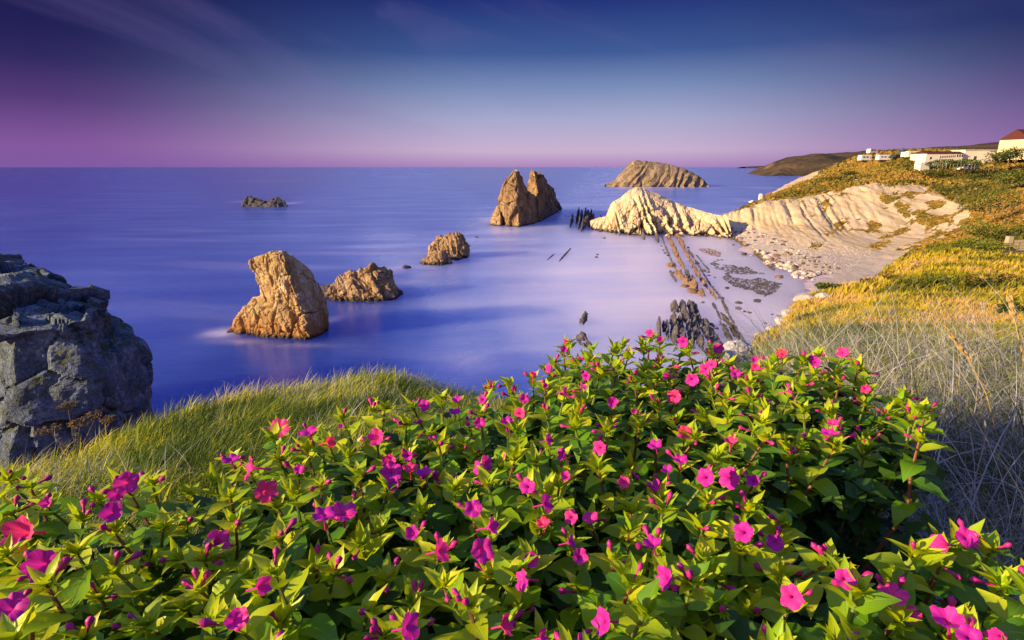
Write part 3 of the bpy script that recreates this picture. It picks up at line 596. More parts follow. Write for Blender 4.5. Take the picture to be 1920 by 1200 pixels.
ob('rock_ridge', ridge_mesh([(1106,414,YR+26,6,10,-1),(1124,408,YR+24,9,14,-1),(1140,404,YR+22,12,18,-1),(1149,378,YR+22,17,28,-1),(1165,370,YR+22,19,30,-1),(1180,356,YR+22,20,34,-1),(1196,350,YR+22,22,36,-1),(1210,355,YR+22,22,36,-1),(1235,364,YR+22,22,36,-1),(1262,378,YR+20,20,34,-1),(1290,387,YR+16,18,30,-1),(1320,397,YR+8,15,24,-1),(1345,403,YR+2,12,20,-1),(1362,404,YR-2,10,20,-1)],
   430, RP, {'f': rid, 'm': 13, 'smooth': False}, R_PALE, 'rock_ridge'), label='cream ribbed rock ridge reaching into the sea from the bay cliff', cat='rock ridge')

# big shaded rock at the left edge
YL = 46.0
def ring_b(py, edge, near, dY=0, far=14):
    py += 30 if py < 560 else 0; edge -= 14; far = 13 if py > 630 else max(4, dY+4); near = max(near, 34); edge = max(edge, near+14); return pix_ring(py, YL, [(-170, 2+dY), (-90, -5+dY), (20, -8+dY), (near, -6+dY), (edge, 2+dY), (edge-6, far), (40, far+4), (-150, far+3)])
rings = [[(x, y, -2) for x, y, z in ring_b(1000, 300, 190)], ring_b(1000, 300, 190), ring_b(860, 284, 180, -0.5), ring_b(790, 276, 178, -0.3), ring_b(735, 274, 176), ring_b(722, 258, 174), ring_b(675, 262, 172), ring_b(655, 255, 170, 0.2), ring_b(644, 212, 168, 0.3),
         ring_b(625, 206, 165, 0.5), ring_b(570, 203, 160, 0.9), ring_b(552, 188, 150, 1.4), ring_b(540, 172, 130, 2), ring_b(525, 120, 90, 3.5, 24), ring_b(513, 96, 60, 5, 22), ring_b(507, 70, 40, 6.5, 20)]
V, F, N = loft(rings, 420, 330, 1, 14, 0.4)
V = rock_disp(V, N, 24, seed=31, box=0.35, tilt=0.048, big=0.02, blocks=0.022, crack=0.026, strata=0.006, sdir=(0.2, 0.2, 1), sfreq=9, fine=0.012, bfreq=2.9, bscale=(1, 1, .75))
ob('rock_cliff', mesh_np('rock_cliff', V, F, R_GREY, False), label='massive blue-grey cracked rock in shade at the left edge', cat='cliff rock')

# boulder variants -----------------------------------------------------------
def ico(sub):
    import bmesh
    bm = bmesh.new(); bmesh.ops.create_icosphere(bm, subdivisions=sub, radius=1.0)
    V = np.array([v.co[:] for v in bm.verts]); F = np.array([[v.index for v in f.verts] for f in bm.faces]); bm.free(); return V, F
IV, IF = ico(3); IV2, IF2 = ico(2); IV5, IF5 = ico(5)
def boulder_me(name, seed, mat, VV=IV2, FF=IF2, sx=1, sy=.8, sz=.6, amp=.35):
    N = VV.copy(); f1, f2, c = voro(VV*1.3+seed*3.1, seed); d = amp*fbm(VV*1.1+seed, 3, seed)+amp*0.6*(c-0.5)+0.1*fbm(VV*3, 3, seed+1)
    return mesh_np(name, (VV+N*d[:, None])*np.array([sx, sy, sz]), FF, mat, False)
B_DARK = [boulder_me('dark_boulder', 100+i, R_DARK) for i in range(4)]
B_PALE = [boulder_me('pale_boulder', 110+i, R_BOULD) for i in range(6)]
B_BROWN = [boulder_me('brown_boulder', 120+i, R_FIN) for i in range(4)]
def put_boulder(px, py, wpx, me, label, group=None, z=0.0, name='boulder', hs=1.0, p=None):
    P = p if p is not None else at_z(px, py, z); s = wpx/2/FPX*np.linalg.norm(P-np.array([0, 0, H]))
    return ob(name, me, label=label, cat='boulder', group=group, loc=(P[0], P[1], P[2]+0.15*s), rot=(random.uniform(-.2, .2), random.uniform(-.2, .2), random.uniform(0, 6.3)), scale=(s, s, s*hs))
put_boulder(763, 503, 17, B_DARK[0], 'tiny dark rock in foam left of the jagged brown rock')
put_boulder(893, 445, 9, B_DARK[1], 'tiny dark rock awash alone right of the rounded brown rock', hs=.5)
for px, py, wd in [(1307,495,8),(1319,509,10),(1328,511,7),(1329,517,5),(1340,521,5),(1363,541,10),(1352,560,11),(1385,569,12),(1385,580,12),(1396,585,7),(1405,587,8),(1420,566,14),(1435,607,6),(1318,568,8),(1240,462,5),(1243,470,6),(1234,450,4),(1252,480,7),(1247,475,6),(1139,435,5),(1133,447,6),(1120,478,6),(1118,483,7),(1061,405,3),(1066,406,3),(1073,405,3),(1080,407,3),(1448,590,5),(1460,593,6),(1300,503,7),(1290,465,6),(1375,460,6),(1395,478,12),(1412,473,8)]:
    put_boulder(px, py, wd, random.choice(B_DARK), 'small dark rock scattered in the milky shallows of the bay', 'small dark rocks in the shallows')
for px, py, wd, hs in [(1258,500,16,1.6),(1460,521,14,.9),(1298,548,22,1.0),(1283,538,14,1)]:
    put_boulder(px, py, wd, random.choice(B_BROWN), {1258: 'upright orange stump of rock at the seaward side of the long fins', 1460: 'low round orange rock alone on the pink wet sand', 1298: 'broad orange rock at the near end of the long fins', 1283: 'rough orange rock just behind the broad orange one'}[px], hs=hs)

# rock fins (upturned beds) ---------------------------------------------------
def fin(p0, p1, wpx, hpx, mat, label, group=None, seed=0, lean=0.0, name='rock_fin', n=None, drop=1.0):
    """elongated upturned slab between two waterline pixels"""
    A = at_z(*p0); B = at_z(*p1); L = np.linalg.norm(B-A); dr = (B-A)/L; sd = np.array([dr[1], -dr[0], 0])
    dist = np.linalg.norm((A+B)/2-np.array([0, 0, H])); w = wpx*1.05/FPX*dist/2; h = hpx*1.3/FPX*dist
    nu = n or int(min(90, max(20, L/w*7))); rng = np.random.default_rng(seed)
    u = np.linspace(0, 1, nu); taper = np.clip(np.minimum(u, 1-u)*6, 0.15, 1)**0.6
    hh = h*taper*(0.62+1.0*fbm2(u*L/w*0.5+seed*7, u*0, 3, seed+200)); ww = w*taper*(0.9+0.3*fbm2(u*L/w*0.5+seed*3, u*0+5, 2, seed+300))
    prof = [(-1.0, -1.0), (-1.0, 0.0), (-0.85, 0.55), (-0.5, 0.95), (-0.1, 1.0), (0.35, 0.78), (0.7, 0.4), (1.0, 0.0), (1.0, -1.0)]
    pq = np.array(prof); ti = np.linspace(0, len(pq)-1, 17); pj = np.minimum(ti.astype(int), len(pq)-2); pf = (ti-pj)[:, None]; prof = pq[pj]*(1-pf)+pq[pj+1]*pf; nv = len(prof)
    V = np.zeros((nu, nv, 3))
    for j, (a, c) in enumerate(prof):
        z = np.where(c < 0, -0.8, hh*c)
        V[:, j] = A+np.outer(u*L, dr)+np.outer(ww*a+lean*hh*max(c, 0), sd)+np.outer(z, [0, 0, 1])
    V = V.reshape(-1, 3); F = grid_faces(nu, nv); N = vnorm(V, F)
    if N[:, 2].mean() < 0: F = F[:, ::-1]; N = -N
    q = np.stack([(V-A)@dr/w*0.18, (V-A)@sd/w*1.6, V[:, 2]/w*0.9], 1); f1, f2, cc = voro(q*1.3+seed, seed)
    V = V+N*((fbm(q*2.2+seed, 4, seed, .65)*0.30*w+(cc-0.5)*0.35*w)[:, None])
    return ob(name, mesh_np(name, V, F, mat, False), label=label, cat='rock fin', group=group)
k = 0
ORD = ['farthest', 'second', 'third', 'fourth', 'fifth', 'sixth', 'seventh', 'nearest']
def fins(poly, wpx, hpx, mat, label, group, gap=-0.03, seed=0, seglen=None, lean=0):
    global k
    for i in range(len(poly)-1):
        a, b = np.array(poly[i]), np.array(poly[i+1]); k += 1
        fin(tuple(a+(b-a)*gap), tuple(b), wpx*random.uniform(.7, 1.4), hpx*random.uniform(.6, 1.5), mat, (ORD[i] if i < len(poly)-2 else 'nearest')+' '+label, group, seed=seed+k, lean=lean)
fins([(1249,438),(1256,452),(1263,466),(1271,486),(1283,507)], 5.5, 5, R_FIN, 'segment of the left long brown rock fin crossing the shallows', 'left long fin')
fins([(1268,442),(1275,455),(1283,468),(1293,487),(1302,505),(1312,522),(1326,540),(1344,563)], 5, 5, R_FIN, 'segment of the right long brown rock fin crossing the shallows', 'right long fin')
fins([(1264,510),(1276,521),(1290,534),(1305,545),(1320,557)], 8, 8, R_FIN, 'segment of the short ragged fin between the two long ones', 'short ragged fin')
fins([(1285,508),(1292,522),(1304,540)], 6, 6, R_DARK, 'dark rock segment beside the left long fin', 'dark fin segments')
fins([(1358,432),(1368,441),(1378,449),(1390,457),(1401,465)], 6, 5, R_BROWN, 'orange rock segment of the fin running down from the ridge neck over the beach', 'fin from the ridge neck')
fins([(1366,428),(1392,436),(1420,446),(1446,460),(1470,474),(1490,492)], 6, 4, R_DARK, 'dark rock strip segment added for shadow along the upper beach', 'dark strips added for shadow on the upper beach', gap=.15)  # made-up dark rock strips for the shadow band along the boulder line
fins([(1380,446),(1404,452),(1424,463)], 5, 3, R_BROWN, 'brown ledge segment on the sand below the ridge neck', 'brown ledges on the sand', gap=.1)
fins([(1290,470),(1303,488),(1318,512),(1334,538),(1352,560)], 2.6, 2.5, R_DARK, 'segment of the thin dark rock line right of the long fins', 'thin dark rock line')
fins([(1240,442),(1247,462),(1256,484),(1266,505)], 2.4, 2.5, R_DARK, 'segment of the thin dark rock line left of the long fins', 'left thin dark rock line')
fins([(1352,560),(1366,590),(1384,622),(1398,644)], 5, 2.5, R_DARK, 'dark streak segment running on over wet sand to the golden slope', 'dark streak segments over wet sand')
fins([(1256,508),(1262,520),(1268,530)], 4, 4, R_DARK, 'dark low segment at the seaward foot of the ragged fin', 'dark segments by the ragged fin')
fins([(1336,568),(1344,582),(1352,600)], 4, 2, R_DARK, 'dark low segment in wet sand right of the black cluster', 'dark segments right of the cluster')
fins([(1305,478),(1318,494),(1330,508)], 2.5, 1.5, R_DARK, 'thin dark streak of rock between the right long fin and the reef', 'thin rock streaks by the reef')
fins([(1405,468),(1420,480),(1436,494),(1452,508)], 4, 3, R_BROWN, 'low rock segment continuing along the boulder line', 'low fins along the boulders')
for p0, p1, wd, hp, mt, lb in [((1100,587),(1090,610),12,10,R_DARK,'dark pointed fin alone in the milky water in front of the bay'),((1085,628),(1102,652),22,14,R_DARK,'dark rounded rock just behind the flower tips'),
      ((1048,491),(1071,465),3,2,R_DARK,'thin slanting fin awash left of the bay'),((1026,488),(1040,476),2,1.5,R_DARK,'faint thin fin awash beside the slanting one'),
      ((1352,586),(1388,640),11,3,R_PALE,'flat pale slab lying in the wet sand below the golden slope'),((1350,600),(1372,645),10,3,R_DARK,'flat dark slab left of the pale one'),
      ((1205,408),(1206,441),7,8,R_BROWN,'brown buttress fin under the middle of the cream ridge'),((1232,412),(1238,441),6,7,R_BROWN,'narrow buttress fin right of the middle one'),((1258,415),(1266,440),7,7,R_BROWN,'buttress fin where the long fins begin'),
      ((1139,414),(1141,431),5,6,R_BROWN,'short reddish fin under the left end of the cream ridge')]:
    k += 1; fin(p0, p1, wd, hp, mt, lb, seed=k)
for (a, b2, wd, tx) in [((1113,404),(1108,424),5,'broader black fin where the fin cluster meets the rubble tail'),((1126,408),(1124,426),4,'black fin in the rubble tail of the ridge'),((1160,428),(1162,442),4,'thin dark fin under the steep left shoulder of the ridge'),((1226,432),(1234,456),5,'long dark fin added for the shadow reaching out below the ridge middle'),((1203,436),(1208,450),5,'dark tip of the buttress fin under the ridge middle')]:  # the long one below the ridge middle is added for dark shadows there
    k += 1; fin(a, b2, wd, 7, R_DARK, tx, seed=k)
for (a, b2, wd) in [((1086,402),(1080,420),3),((1092,402),(1084,430),4),((1099,400),(1090,436),4),((1104,400),(1094,432),4),((1110,402),(1098,426),4),((1075,412),(1068,428),2)]:
    k += 1; fin(a, b2, wd, 12, R_DARK, 'thin black fin, ' + {1086: 'second', 1092: 'third', 1099: 'fourth', 1104: 'fifth', 1110: 'rightmost', 1075: 'first and smallest'}[a[0]] + ' from left at the seaward tip of the cream ridge', 'black fins at the ridge tip', seed=k)
# black slabs right behind the flowers
for i, (a, b2, wd, hp) in enumerate([((1262,572),(1268,588),14,9),((1276,568),(1290,610),12,12),((1290,566),(1306,618),9,10),((1300,566),(1316,620),8,7),((1262,592),(1266,648),14,16),((1274,594),(1282,655),11,14),((1286,596),(1300,655),10,12),((1298,600),(1318,660),12,10),
      ((1234,602),(1236,640),7,14),((1249,604),(1252,640),6,12),((1243,606),(1245,625),5,8),((1318,598),(1350,668),12,8),((1328,612),(1364,668),9,6),((1306,590),(1330,640),10,8),((1330,606),(1346,618),8,4)]):
    fin(a, b2, wd*0.95, hp, R_DARK, 'black jagged slab, '+['leftmost of the back row', 'long second one of the back row', 'third of the back row', 'fourth of the back row', 'broadest one at the front left', 'right beside the broadest one', 'third of the front row', 'fourth of the front row', 'outlying leftmost sliver', 'outlying sliver nearest the cluster', 'tiny outlying sliver', 'long low one at the right', 'rightmost low one beside the sand', 'short one between the rows', 'tiny block right of the back row'][i]+', in the cluster behind the flowers', 'black slabs behind the flowers', seed=400+i)

# boulders along the back of the beach ---------------------------------------
def line_pts(line, n, spread):
    L = np.array(line, float); seg = np.linalg.norm(np.diff(L, axis=0), axis=1); c = np.r_[0, np.cumsum(seg)]
    out = []
    for _ in range(n):
        s = random.uniform(0, c[-1]); i = min(np.searchsorted(c, s, 'right')-1, len(L)-2); f = (s-c[i])/seg[i]
        q = L[i]*(1-f)+L[i+1]*f; out.append((q[0]+random.gauss(0, spread[0]), q[1]+random.gauss(0, spread[1])))
    return out
for q in line_pts([(1430,478),(1450,490),(1475,502),(1500,515),(1530,516)], 95, (9, 4.5)):
    P = hit(q[0], q[1], bay_z, 90, 400, 500)
    if P is not None and P[2] > -0.5: put_boulder(0, 0, random.uniform(5, 13), random.choice(B_PALE+B_BROWN[:2]), 'rounded pale boulder in the line of boulders along the inner edge of the beach', 'pale boulders edging the beach', p=P, hs=random.uniform(.8, 1.3))
for q in line_pts([(1370,428),(1400,438),(1440,450),(1480,470),(1520,492),(1560,505)], 110, (12, 5)):
    P = hit(q[0], q[1], bay_z, 90, 400, 500)
    if P is not None: put_boulder(0, 0, random.uniform(3, 7), random.choice(B_PALE[:3]+B_BROWN+B_DARK), 'small tumbled stone on the upper beach under the cream cliff', 'small stones on the upper beach', p=P)
# loose scree as stuff
def scatter_stones(name, pts, smin, smax, mat, seed=0):
    rng = np.random.default_rng(seed); T, TF = ico(1); T = T.copy(); Vs = []; Fs = []; o = 0
    for p in pts:
        s = rng.uniform(smin, smax)*np.linalg.norm(p-np.array([0, 0, H]))/FPX; v = (T*(1+rng.uniform(-.3, .3, (len(T), 1))))*np.array([s, s*rng.uniform(.6, 1), s*.55])
        a = rng.uniform(0, 6.3); c, si = math.cos(a), math.sin(a); v = np.stack([v[:, 0]*c-v[:, 1]*si, v[:, 0]*si+v[:, 1]*c, v[:, 2]], 1)
        Vs.append(v+p); Fs.append(TF+o); o += len(T)
    return ob(name, mesh_np(name, np.concatenate(Vs), np.concatenate(Fs), mat, False), kind='stuff')
def many_hits(poly, n, zf, rng, y0=90, y1=420):
    xs = [p[0] for p in poly]; ys = [p[1] for p in poly]; out = []
    while len(out) < n:
        q = (rng.uniform(min(xs), max(xs)), rng.uniform(min(ys), max(ys)))
        if inpoly(np.array([q[0]]), np.array([q[1]]), poly)[0]: out.append(q)
    return out
rng = np.random.default_rng(5)
GX, GY = np.meshgrid(np.linspace(60, 200, 900), np.linspace(110, 290, 900)); GZ = bay_z(GX, GY)
bp = np.stack([GX, GY, GZ], -1).reshape(-1, 3); bpx, bpy_ = proj(bp)
sel = np.nonzero(inpoly(bpx, bpy_, [(1365,428),(1400,436),(1440,440),(1560,455),(1640,470),(1600,500),(1540,512),(1480,510),(1440,485),(1400,460)]) & (bp[:, 2] > 0.0))[0]
pick = rng.choice(sel, 1800, replace=False)
o = scatter_stones('beach_scree', bp[pick], 0.5, 1.4, R_BOULD, 4); o['label'] = 'loose pale scree strewn over the upper beach'; o['category'] = 'scree'
# dark stony reef patches on the wet sand
def sea_patch(poly, n, seed):
    rng = np.random.default_rng(seed); q = many_hits(poly, n, None, rng); return [at_z(a, b_, 0.02) for a, b_ in q]
pts = sea_patch([(1332,494),(1348,486),(1375,490),(1400,500),(1416,510),(1448,516),(1466,530),(1456,546),(1432,558),(1410,562),(1378,558),(1386,545),(1368,532),(1354,520),(1364,510),(1340,503)], 2300, 3)
npt = fbm(np.array(pts)*np.array([.12, .12, 1]), 3, 99); pts = [p for p, q in zip(pts, npt) if q > -.12]
o = scatter_stones('stony_reef', pts, 0.5, 2.8, R_DARK, 5); o['label'] = 'dark stony reef patch lying on the pink wet sand'; o['category'] = 'reef'
pts = sea_patch([(1308,466),(1330,466),(1352,474),(1350,482),(1330,478),(1312,470)], 420, 4)
o = scatter_stones('stony_reef', pts, 0.5, 1.4, R_FIN, 6); o['label'] = 'thin scatter of reddish stones in the shallows above the reef patch'; o['category'] = 'reef'

# pale grey boulder behind the bush at its right end
P = at_Y(1380, 668, 9.0)
o = ob('boulder', boulder_me('boulder', 77, rock_mat('lichened_boulder', (0.42, 0.42, 0.42, 1), (0.62, 0.62, 0.60, 1), (0.22, 0.22, 0.22, 1), 3.0, (0, 0, 0), (1, 1, 1), 0.06), IV5, IF5, 1, .8, .9, .22), label='pale grey lichened boulder behind the flower bush by the bay edge', cat='boulder', loc=tuple(P), rot=(0, .3, .5), scale=0.31)
me = boulder_me('boulder', 91, o.data.materials[0], IV5, IF5, 1, .8, .7, .3); P = at_Y(1357, 672, 8.7)
ob('boulder', me, label='smaller grey stone tucked against the left of the pale grey boulder', cat='boulder', loc=tuple(P), rot=(0, -.2, 1.5), scale=0.18)

# rubble along the foot of the cream ridge
for i, q in enumerate(line_pts([(1118,412),(1150,424),(1185,432),(1215,438),(1262,441),(1340,438)], 60, (4, 1.5))):
    put_boulder(q[0], q[1], random.uniform(4, 9), random.choice(B_PALE+B_BROWN+B_DARK[:1]), 'rough fallen block in the rubble at the foot of the cream ridge', 'fallen blocks under the cream ridge', hs=random.uniform(.8, 1.5))
# pale rock showing through the golden turf at the edge of the mound
for px, py, Y, wd, lb in [(1466,606,36,26,'pale rock outcrop at the seaward edge of the golden mound'),(1478,590,39,30,'second pale outcrop just above the seaward edge rock'),(1508,566,43,40,'broad pale rock band across the golden mound edge'),(1540,562,45,34,'right end of the pale rock band in golden grass'),(1445,618,33,18,'small pale rock low on the golden edge'),(1425,632,30,22,'cream rock where the golden edge meets the dark scrub'),(1716,500,60,16,'small whitish stone alone in the golden grass')]:
    P = hit(px, py, near_z, 8, 110, 900)
    if P is None: P = at_Y(px, py, Y)
    put_boulder(0, 0, wd, B_PALE[wd % 6], lb, p=P, hs=.7, name='rock_outcrop')
# ------------------------------------------------------------------ buildings on the skyline
WHITE = flat_mat('whitewash', (0.80, 0.74, 0.64), 0.8, 0.2, 0.05, 0.5)
CREAM = flat_mat('cream_render', (0.72, 0.60, 0.38), 0.85, 0.2, 0.08, 0.5)
REDROOF = flat_mat('red_tiles', (0.11, 0.03, 0.03), 0.85, 0.2, 0.2, 2)
GLASS = flat_mat('dark_glass', (0.03, 0.035, 0.045), 0.15, 0.5, 0.1)
PAINTW = flat_mat('white_paint', (0.80, 0.80, 0.78), 0.35, 0.5, 0.03)
PAINTB = flat_mat('blue_paint', (0.05, 0.12, 0.30), 0.3, 0.5, 0.05)
PAINTD = flat_mat('dark_paint', (0.03, 0.06, 0.08), 0.3, 0.5, 0.05)
PAINTC = flat_mat('cream_paint', (0.75, 0.70, 0.50), 0.35, 0.5, 0.03)
RUBBER = flat_mat('tyre', (0.02, 0.02, 0.02), 0.8, 0.2, 0.1)
WOOD = flat_mat('weathered_wood', (0.30, 0.22, 0.13), 0.85, 0.2, 0.25, 4)
STONE = flat_mat('pale_stone_wall', (0.50, 0.42, 0.30), 0.9, 0.2, 0.25, 2)
def house(px, py, Y, label, walls, roofs, wins, rz=0.0, wall_m=WHITE, roof_m=REDROOF, extra=None, cat='building'):
    """walls: (x,y,w,d,h,z0); roofs: (x,y,w,d,z,rise,axis); wins: (x,z,w,h,face_y)"""
    P = at_Y(px, py, Y); z = float(bay_z(np.array([P[0]]), np.array([P[1]]))[0]); P[2] = max(P[2], z)
    root = ob('house', None, label=label, cat=cat, loc=(P[0], P[1], P[2]), rot=(0, 0, rz))
    for x, y, wd, dp, h, z0 in walls:
        b = MB().box((x, y+dp/2, z0+h/2-2.5), (wd, dp, h+5.0)); ob('wall', b.me('wall', wall_m), root)
    for x, y, wd, dp, zt, rise, ax in roofs:
        e = 0.4; b = MB()
        if rise < 0.5: b.box((x, y+dp/2, zt+rise/2), (wd+2*e, dp+2*e, max(rise, .2)))
        elif ax == 'x':   # ridge runs along x
            V = [(x-wd/2-e, y-e, zt), (x+wd/2+e, y-e, zt), (x+wd/2+e, y+dp+e, zt), (x-wd/2-e, y+dp+e, zt), (x-wd/2-e, y+dp/2, zt+rise), (x+wd/2+e, y+dp/2, zt+rise)]
            b.add(V, [(0, 1, 5, 4), (2, 3, 4, 5), (1, 2, 5), (3, 0, 4), (0, 3, 2, 1)])
        else:
            V = [(x-wd/2-e, y-e, zt), (x+wd/2+e, y-e, zt), (x+wd/2+e, y+dp+e, zt), (x-wd/2-e, y+dp+e, zt), (x, y-e, zt+rise), (x, y+dp+e, zt+rise)]
            b.add(V, [(1, 2, 5, 4), (3, 0, 4, 5), (0, 1, 4), (2, 3, 5), (0, 3, 2, 1)])
        ob('roof', b.me('roof', roof_m), root)
    fm = None
    for x, zc, wd, h, fy in wins:
        f = ob('window', MB().box((x, fy-0.02, zc), (wd+.3, .12, h+.3)).me('window', WHITE), root)
        ob('pane', MB().box((x, fy-0.06, zc), (wd, .10, h)).me('pane', GLASS), f)
    return root
s = 0.3   # metres per pixel of the photograph at that distance
# long white building with two rows of small windows (left corner x 1738)
wins = [(-10+i*1.0, 4.6+i*0.05, .55, .95, 0) for i in range(9)]+[(-10.1+i*1.0, 2.9+i*0.05, .55, .8, 0) for i in range(8)]+[(-0.6+i*1.3, 5.2, .8, 1.2, 0) for i in range(3)]+[(-15.2, 4.0, 1.0, 1.1, 0)]
house(1793, 311, 298, 'long white building with two rows of small windows above the heath', [(-7.5, 0, 20.5, 7, 6.3, 0)], [(-7.5, 0, 20.5, 7, 6.3, 1.2, 'x')], wins, rz=0.04)
house(1736, 314, 292, 'small white annex block at the foot of the long white building', [(-.5, 0, 5.2, 4, 2.6, 0)], [], [(2.0, 1.4, .8, 1.4, 0)], rz=0.1)
house(1738, 300, 309, 'white gabled wing behind the campers at the left of the long building', [(0, 0, 11, 6, 3.4, 0)], [(0, 0, 11, 6, 3.4, 1.6, 'y')], [(2, 2, 1, 1.2, 0)], rz=-0.1)
house(1838, 303, 300, 'low flat-roofed white building right of the long one', [(0, 0, 19, 9, 5.8, 0)], [(0, 0, 19, 9, 5.8, .3, 'x')], [(-3.5, 1.9, 1.6, 1.8, 0), (6.2, 2.6, 1.0, 1.2, 0)], rz=0.03, roof_m=WHITE)
hr = house(1950, 280, 285, 'cream house with a big dark red hipped roof at the right edge', [(0, 0, 16.5, 14, 5.0, 0)], [(0, 0, 16.5, 14, 5.0, 5.0, 'x')], [(-5, 2.5, 1.2, 1.6, 0), (-1.6, 2.5, 1.2, 1.6, 0), (2.4, 2.6, 1.3, 1.7, 0), (5.6, 2.6, 1.3, 1.7, 0), (4.0, 4.2, .9, .6, 0)], rz=0.25, wall_m=CREAM)
ob('chimney', MB().box((2, 6, 10.2), (1.0, 1.0, 2.0)).me('chimney', CREAM), hr)
ob('drain_pipe', MB().tube([(0.4, -0.1, 0), (0.4, -0.1, 5.0)], .10, 6).me('drain_pipe', RUBBER), hr)

def wheel_me(r=.33, wd=.22):
    b = MB(); n = 12; V = []; F = []
    for s_, rr in ((-1, r*.9), (-.6, r), (.6, r), (1, r*.9)):
        for k_ in range(n): a = 2*math.pi*k_/n; V.append((rr*math.cos(a), s_*wd/2, rr*math.sin(a)))
    for i in range(3):
        for k_ in range(n): F.append((i*n+k_, i*n+(k_+1) % n, (i+1)*n+(k_+1) % n, (i+1)*n+k_))
    F += [tuple(range(n)), tuple(range(4*n-1, 3*n-1, -1))]
    return mesh_py('wheel', V, F, RUBBER)
WH = wheel_me()
def vehicle(P, rz, kind, paint, label, cat, sc=1.0):
    prof = {'car': [(-2.1, .35), (-2.15, .8), (-1.95, .95), (-1.2, 1.0), (-.6, 1.42), (.7, 1.45), (1.5, 1.0), (2.05, .9), (2.1, .4)],
            'camper': [(-3.2, .45), (-3.25, 2.6), (-3.0, 2.85), (1.6, 2.9), (2.3, 2.75), (2.5, 2.2), (2.2, 1.85), (2.9, 1.2), (3.3, 1.05), (3.35, .45)],
            'caravan': [(-2.6, .5), (-2.7, 1.6), (-2.4, 2.45), (2.3, 2.5), (2.65, 1.7), (2.5, .5)]}[kind]
    hw = .85 if kind == 'car' else 1.1
    root = ob('parked_'+kind, None, label=label, cat=cat, group='vehicles parked on the clifftop', loc=tuple(P), rot=(0, 0, rz), scale=sc)
    ob('body', MB().prism(prof, -hw, hw).me('body', paint), root)
    wz = [(-.95, .72, .95, 1.32), ] if kind == 'car' else [(-2.2, 1.6, -1.0, 2.2), (-.4, 1.6, .6, 2.2)]
    if kind == 'camper': wz.append((1.75, 1.35, 2.15, 1.8))
    for x0, z0, x1, z1 in ([(-.9, 1.02, -.1, 1.34), (.0, 1.02, .95, 1.34)] if kind == 'car' else wz):
        for sd in (-1, 1): ob('window', MB().box(((x0+x1)/2, sd*hw, (z0+z1)/2), (x1-x0, .05, z1-z0)).me('window', GLASS), root)
    for wx in ([-1.3, 1.35] if kind == 'car' else [-1.9, 2.2] if kind == 'camper' else [0]):
        for sd in (-1, 1): ob('wheel', WH, root, loc=(wx, sd*(hw-.05), .33))
    return root
def on_hill(px, py, y0=200, y1=420, up=0.0):
    P = hit(px, py, bay_z, y0, y1, 600)
    return P if P is not None else at_Y(px, py, 300)
for px, py, Y, rz, kd, pt, lb, ct, sc_ in [(1622,299,335,.15,'camper',PAINTW,'white motorhome farthest left on the clifftop','motorhome',1.25),(1633,298,342,.3,'caravan',PAINTW,'low white caravan behind the leftmost motorhome','caravan',1.2),
        (1656,297.5,328,.1,'camper',PAINTW,'white motorhome second from the left on the clifftop','motorhome',1.2),(1678,297,325,.2,'car',PAINTD,'dark teal car parked between the motorhomes','car',1.5),(1690,296,330,.6,'car',PAINTD,'dark car under the trees beside the cream motorhome','car',1.6),
        (1700,297,322,.3,'camper',PAINTW,'white motorhome partly hidden behind the cream one','motorhome',1.1),(1712,297,318,.05,'camper',PAINTC,'cream motorhome parked left of the gabled wing','motorhome',1.35),(1726,298,316,.1,'car',PAINTD,'small dark car in front of the gabled wing','car',1.3),
        (1822,305,290,.05,'car',PAINTB,'blue car parked under the low white building','car',1.5),(1808,306,289,.1,'car',PAINTW,'white car next to the blue car','car',1.2)]:
    P = at_Y(px, py, Y); P[2] = float(bay_z(P[:1], P[1:2])[0])+.5; vehicle(P, rz, kd, pt, lb, ct, sc_)
P = on_hill(1411, 381, 200, 330); vehicle(P, .5, 'car', PAINTW, 'white car alone at the end of the clifftop track', 'car', 1.0)
P = on_hill(1425, 376, 200, 330); b = MB().box((0, 0, 1.6), (1.6, 1.2, 3.2)).box((0, 0, 3.4), (1.0, .8, .5))
ob('sign_board', b.me('sign_board', PAINTW), label='small white upright hut beside the clifftop track', cat='hut', loc=tuple(P))
# gravel track draped over the neck
tr = [(1400,386),(1408,381),(1420,377),(1432,374)]; m_tr = flat_mat('gravel_track', (0.42, 0.36, 0.34), 0.9, 0.2, 0.1, 1)
L = [at_Y(px, py, Y) for (px, py), Y in zip(tr, (272, 278, 286, 296))]; V = []; F = []
for i, p in enumerate(L):
    for j in range(5):
        x, y = p[0]+(j-2)*1.6, p[1]+(j-2)*0.4; V.append((x, y, float(bay_z(np.array([x]), np.array([y]))[0])+.15))
    if i: F += [((i-1)*5+j, (i-1)*5+j+1, i*5+j+1, i*5+j) for j in range(4)]
ob('track', mesh_py('track', V, F, m_tr), kind='structure')
P = at_Y(1785, 308, 283); b = MB().prism([(-4, .1), (-3.4, .9), (3, 1.0), (5, 1.3), (5.2, 1.1), (2.5, .1)], -1.1, 1.1)
ob('small_boat', b.me('small_boat', PAINTW), label='white boat hull laid up beside the hedge below the white building', cat='boat', loc=tuple(P), rot=(0, 0, .1))

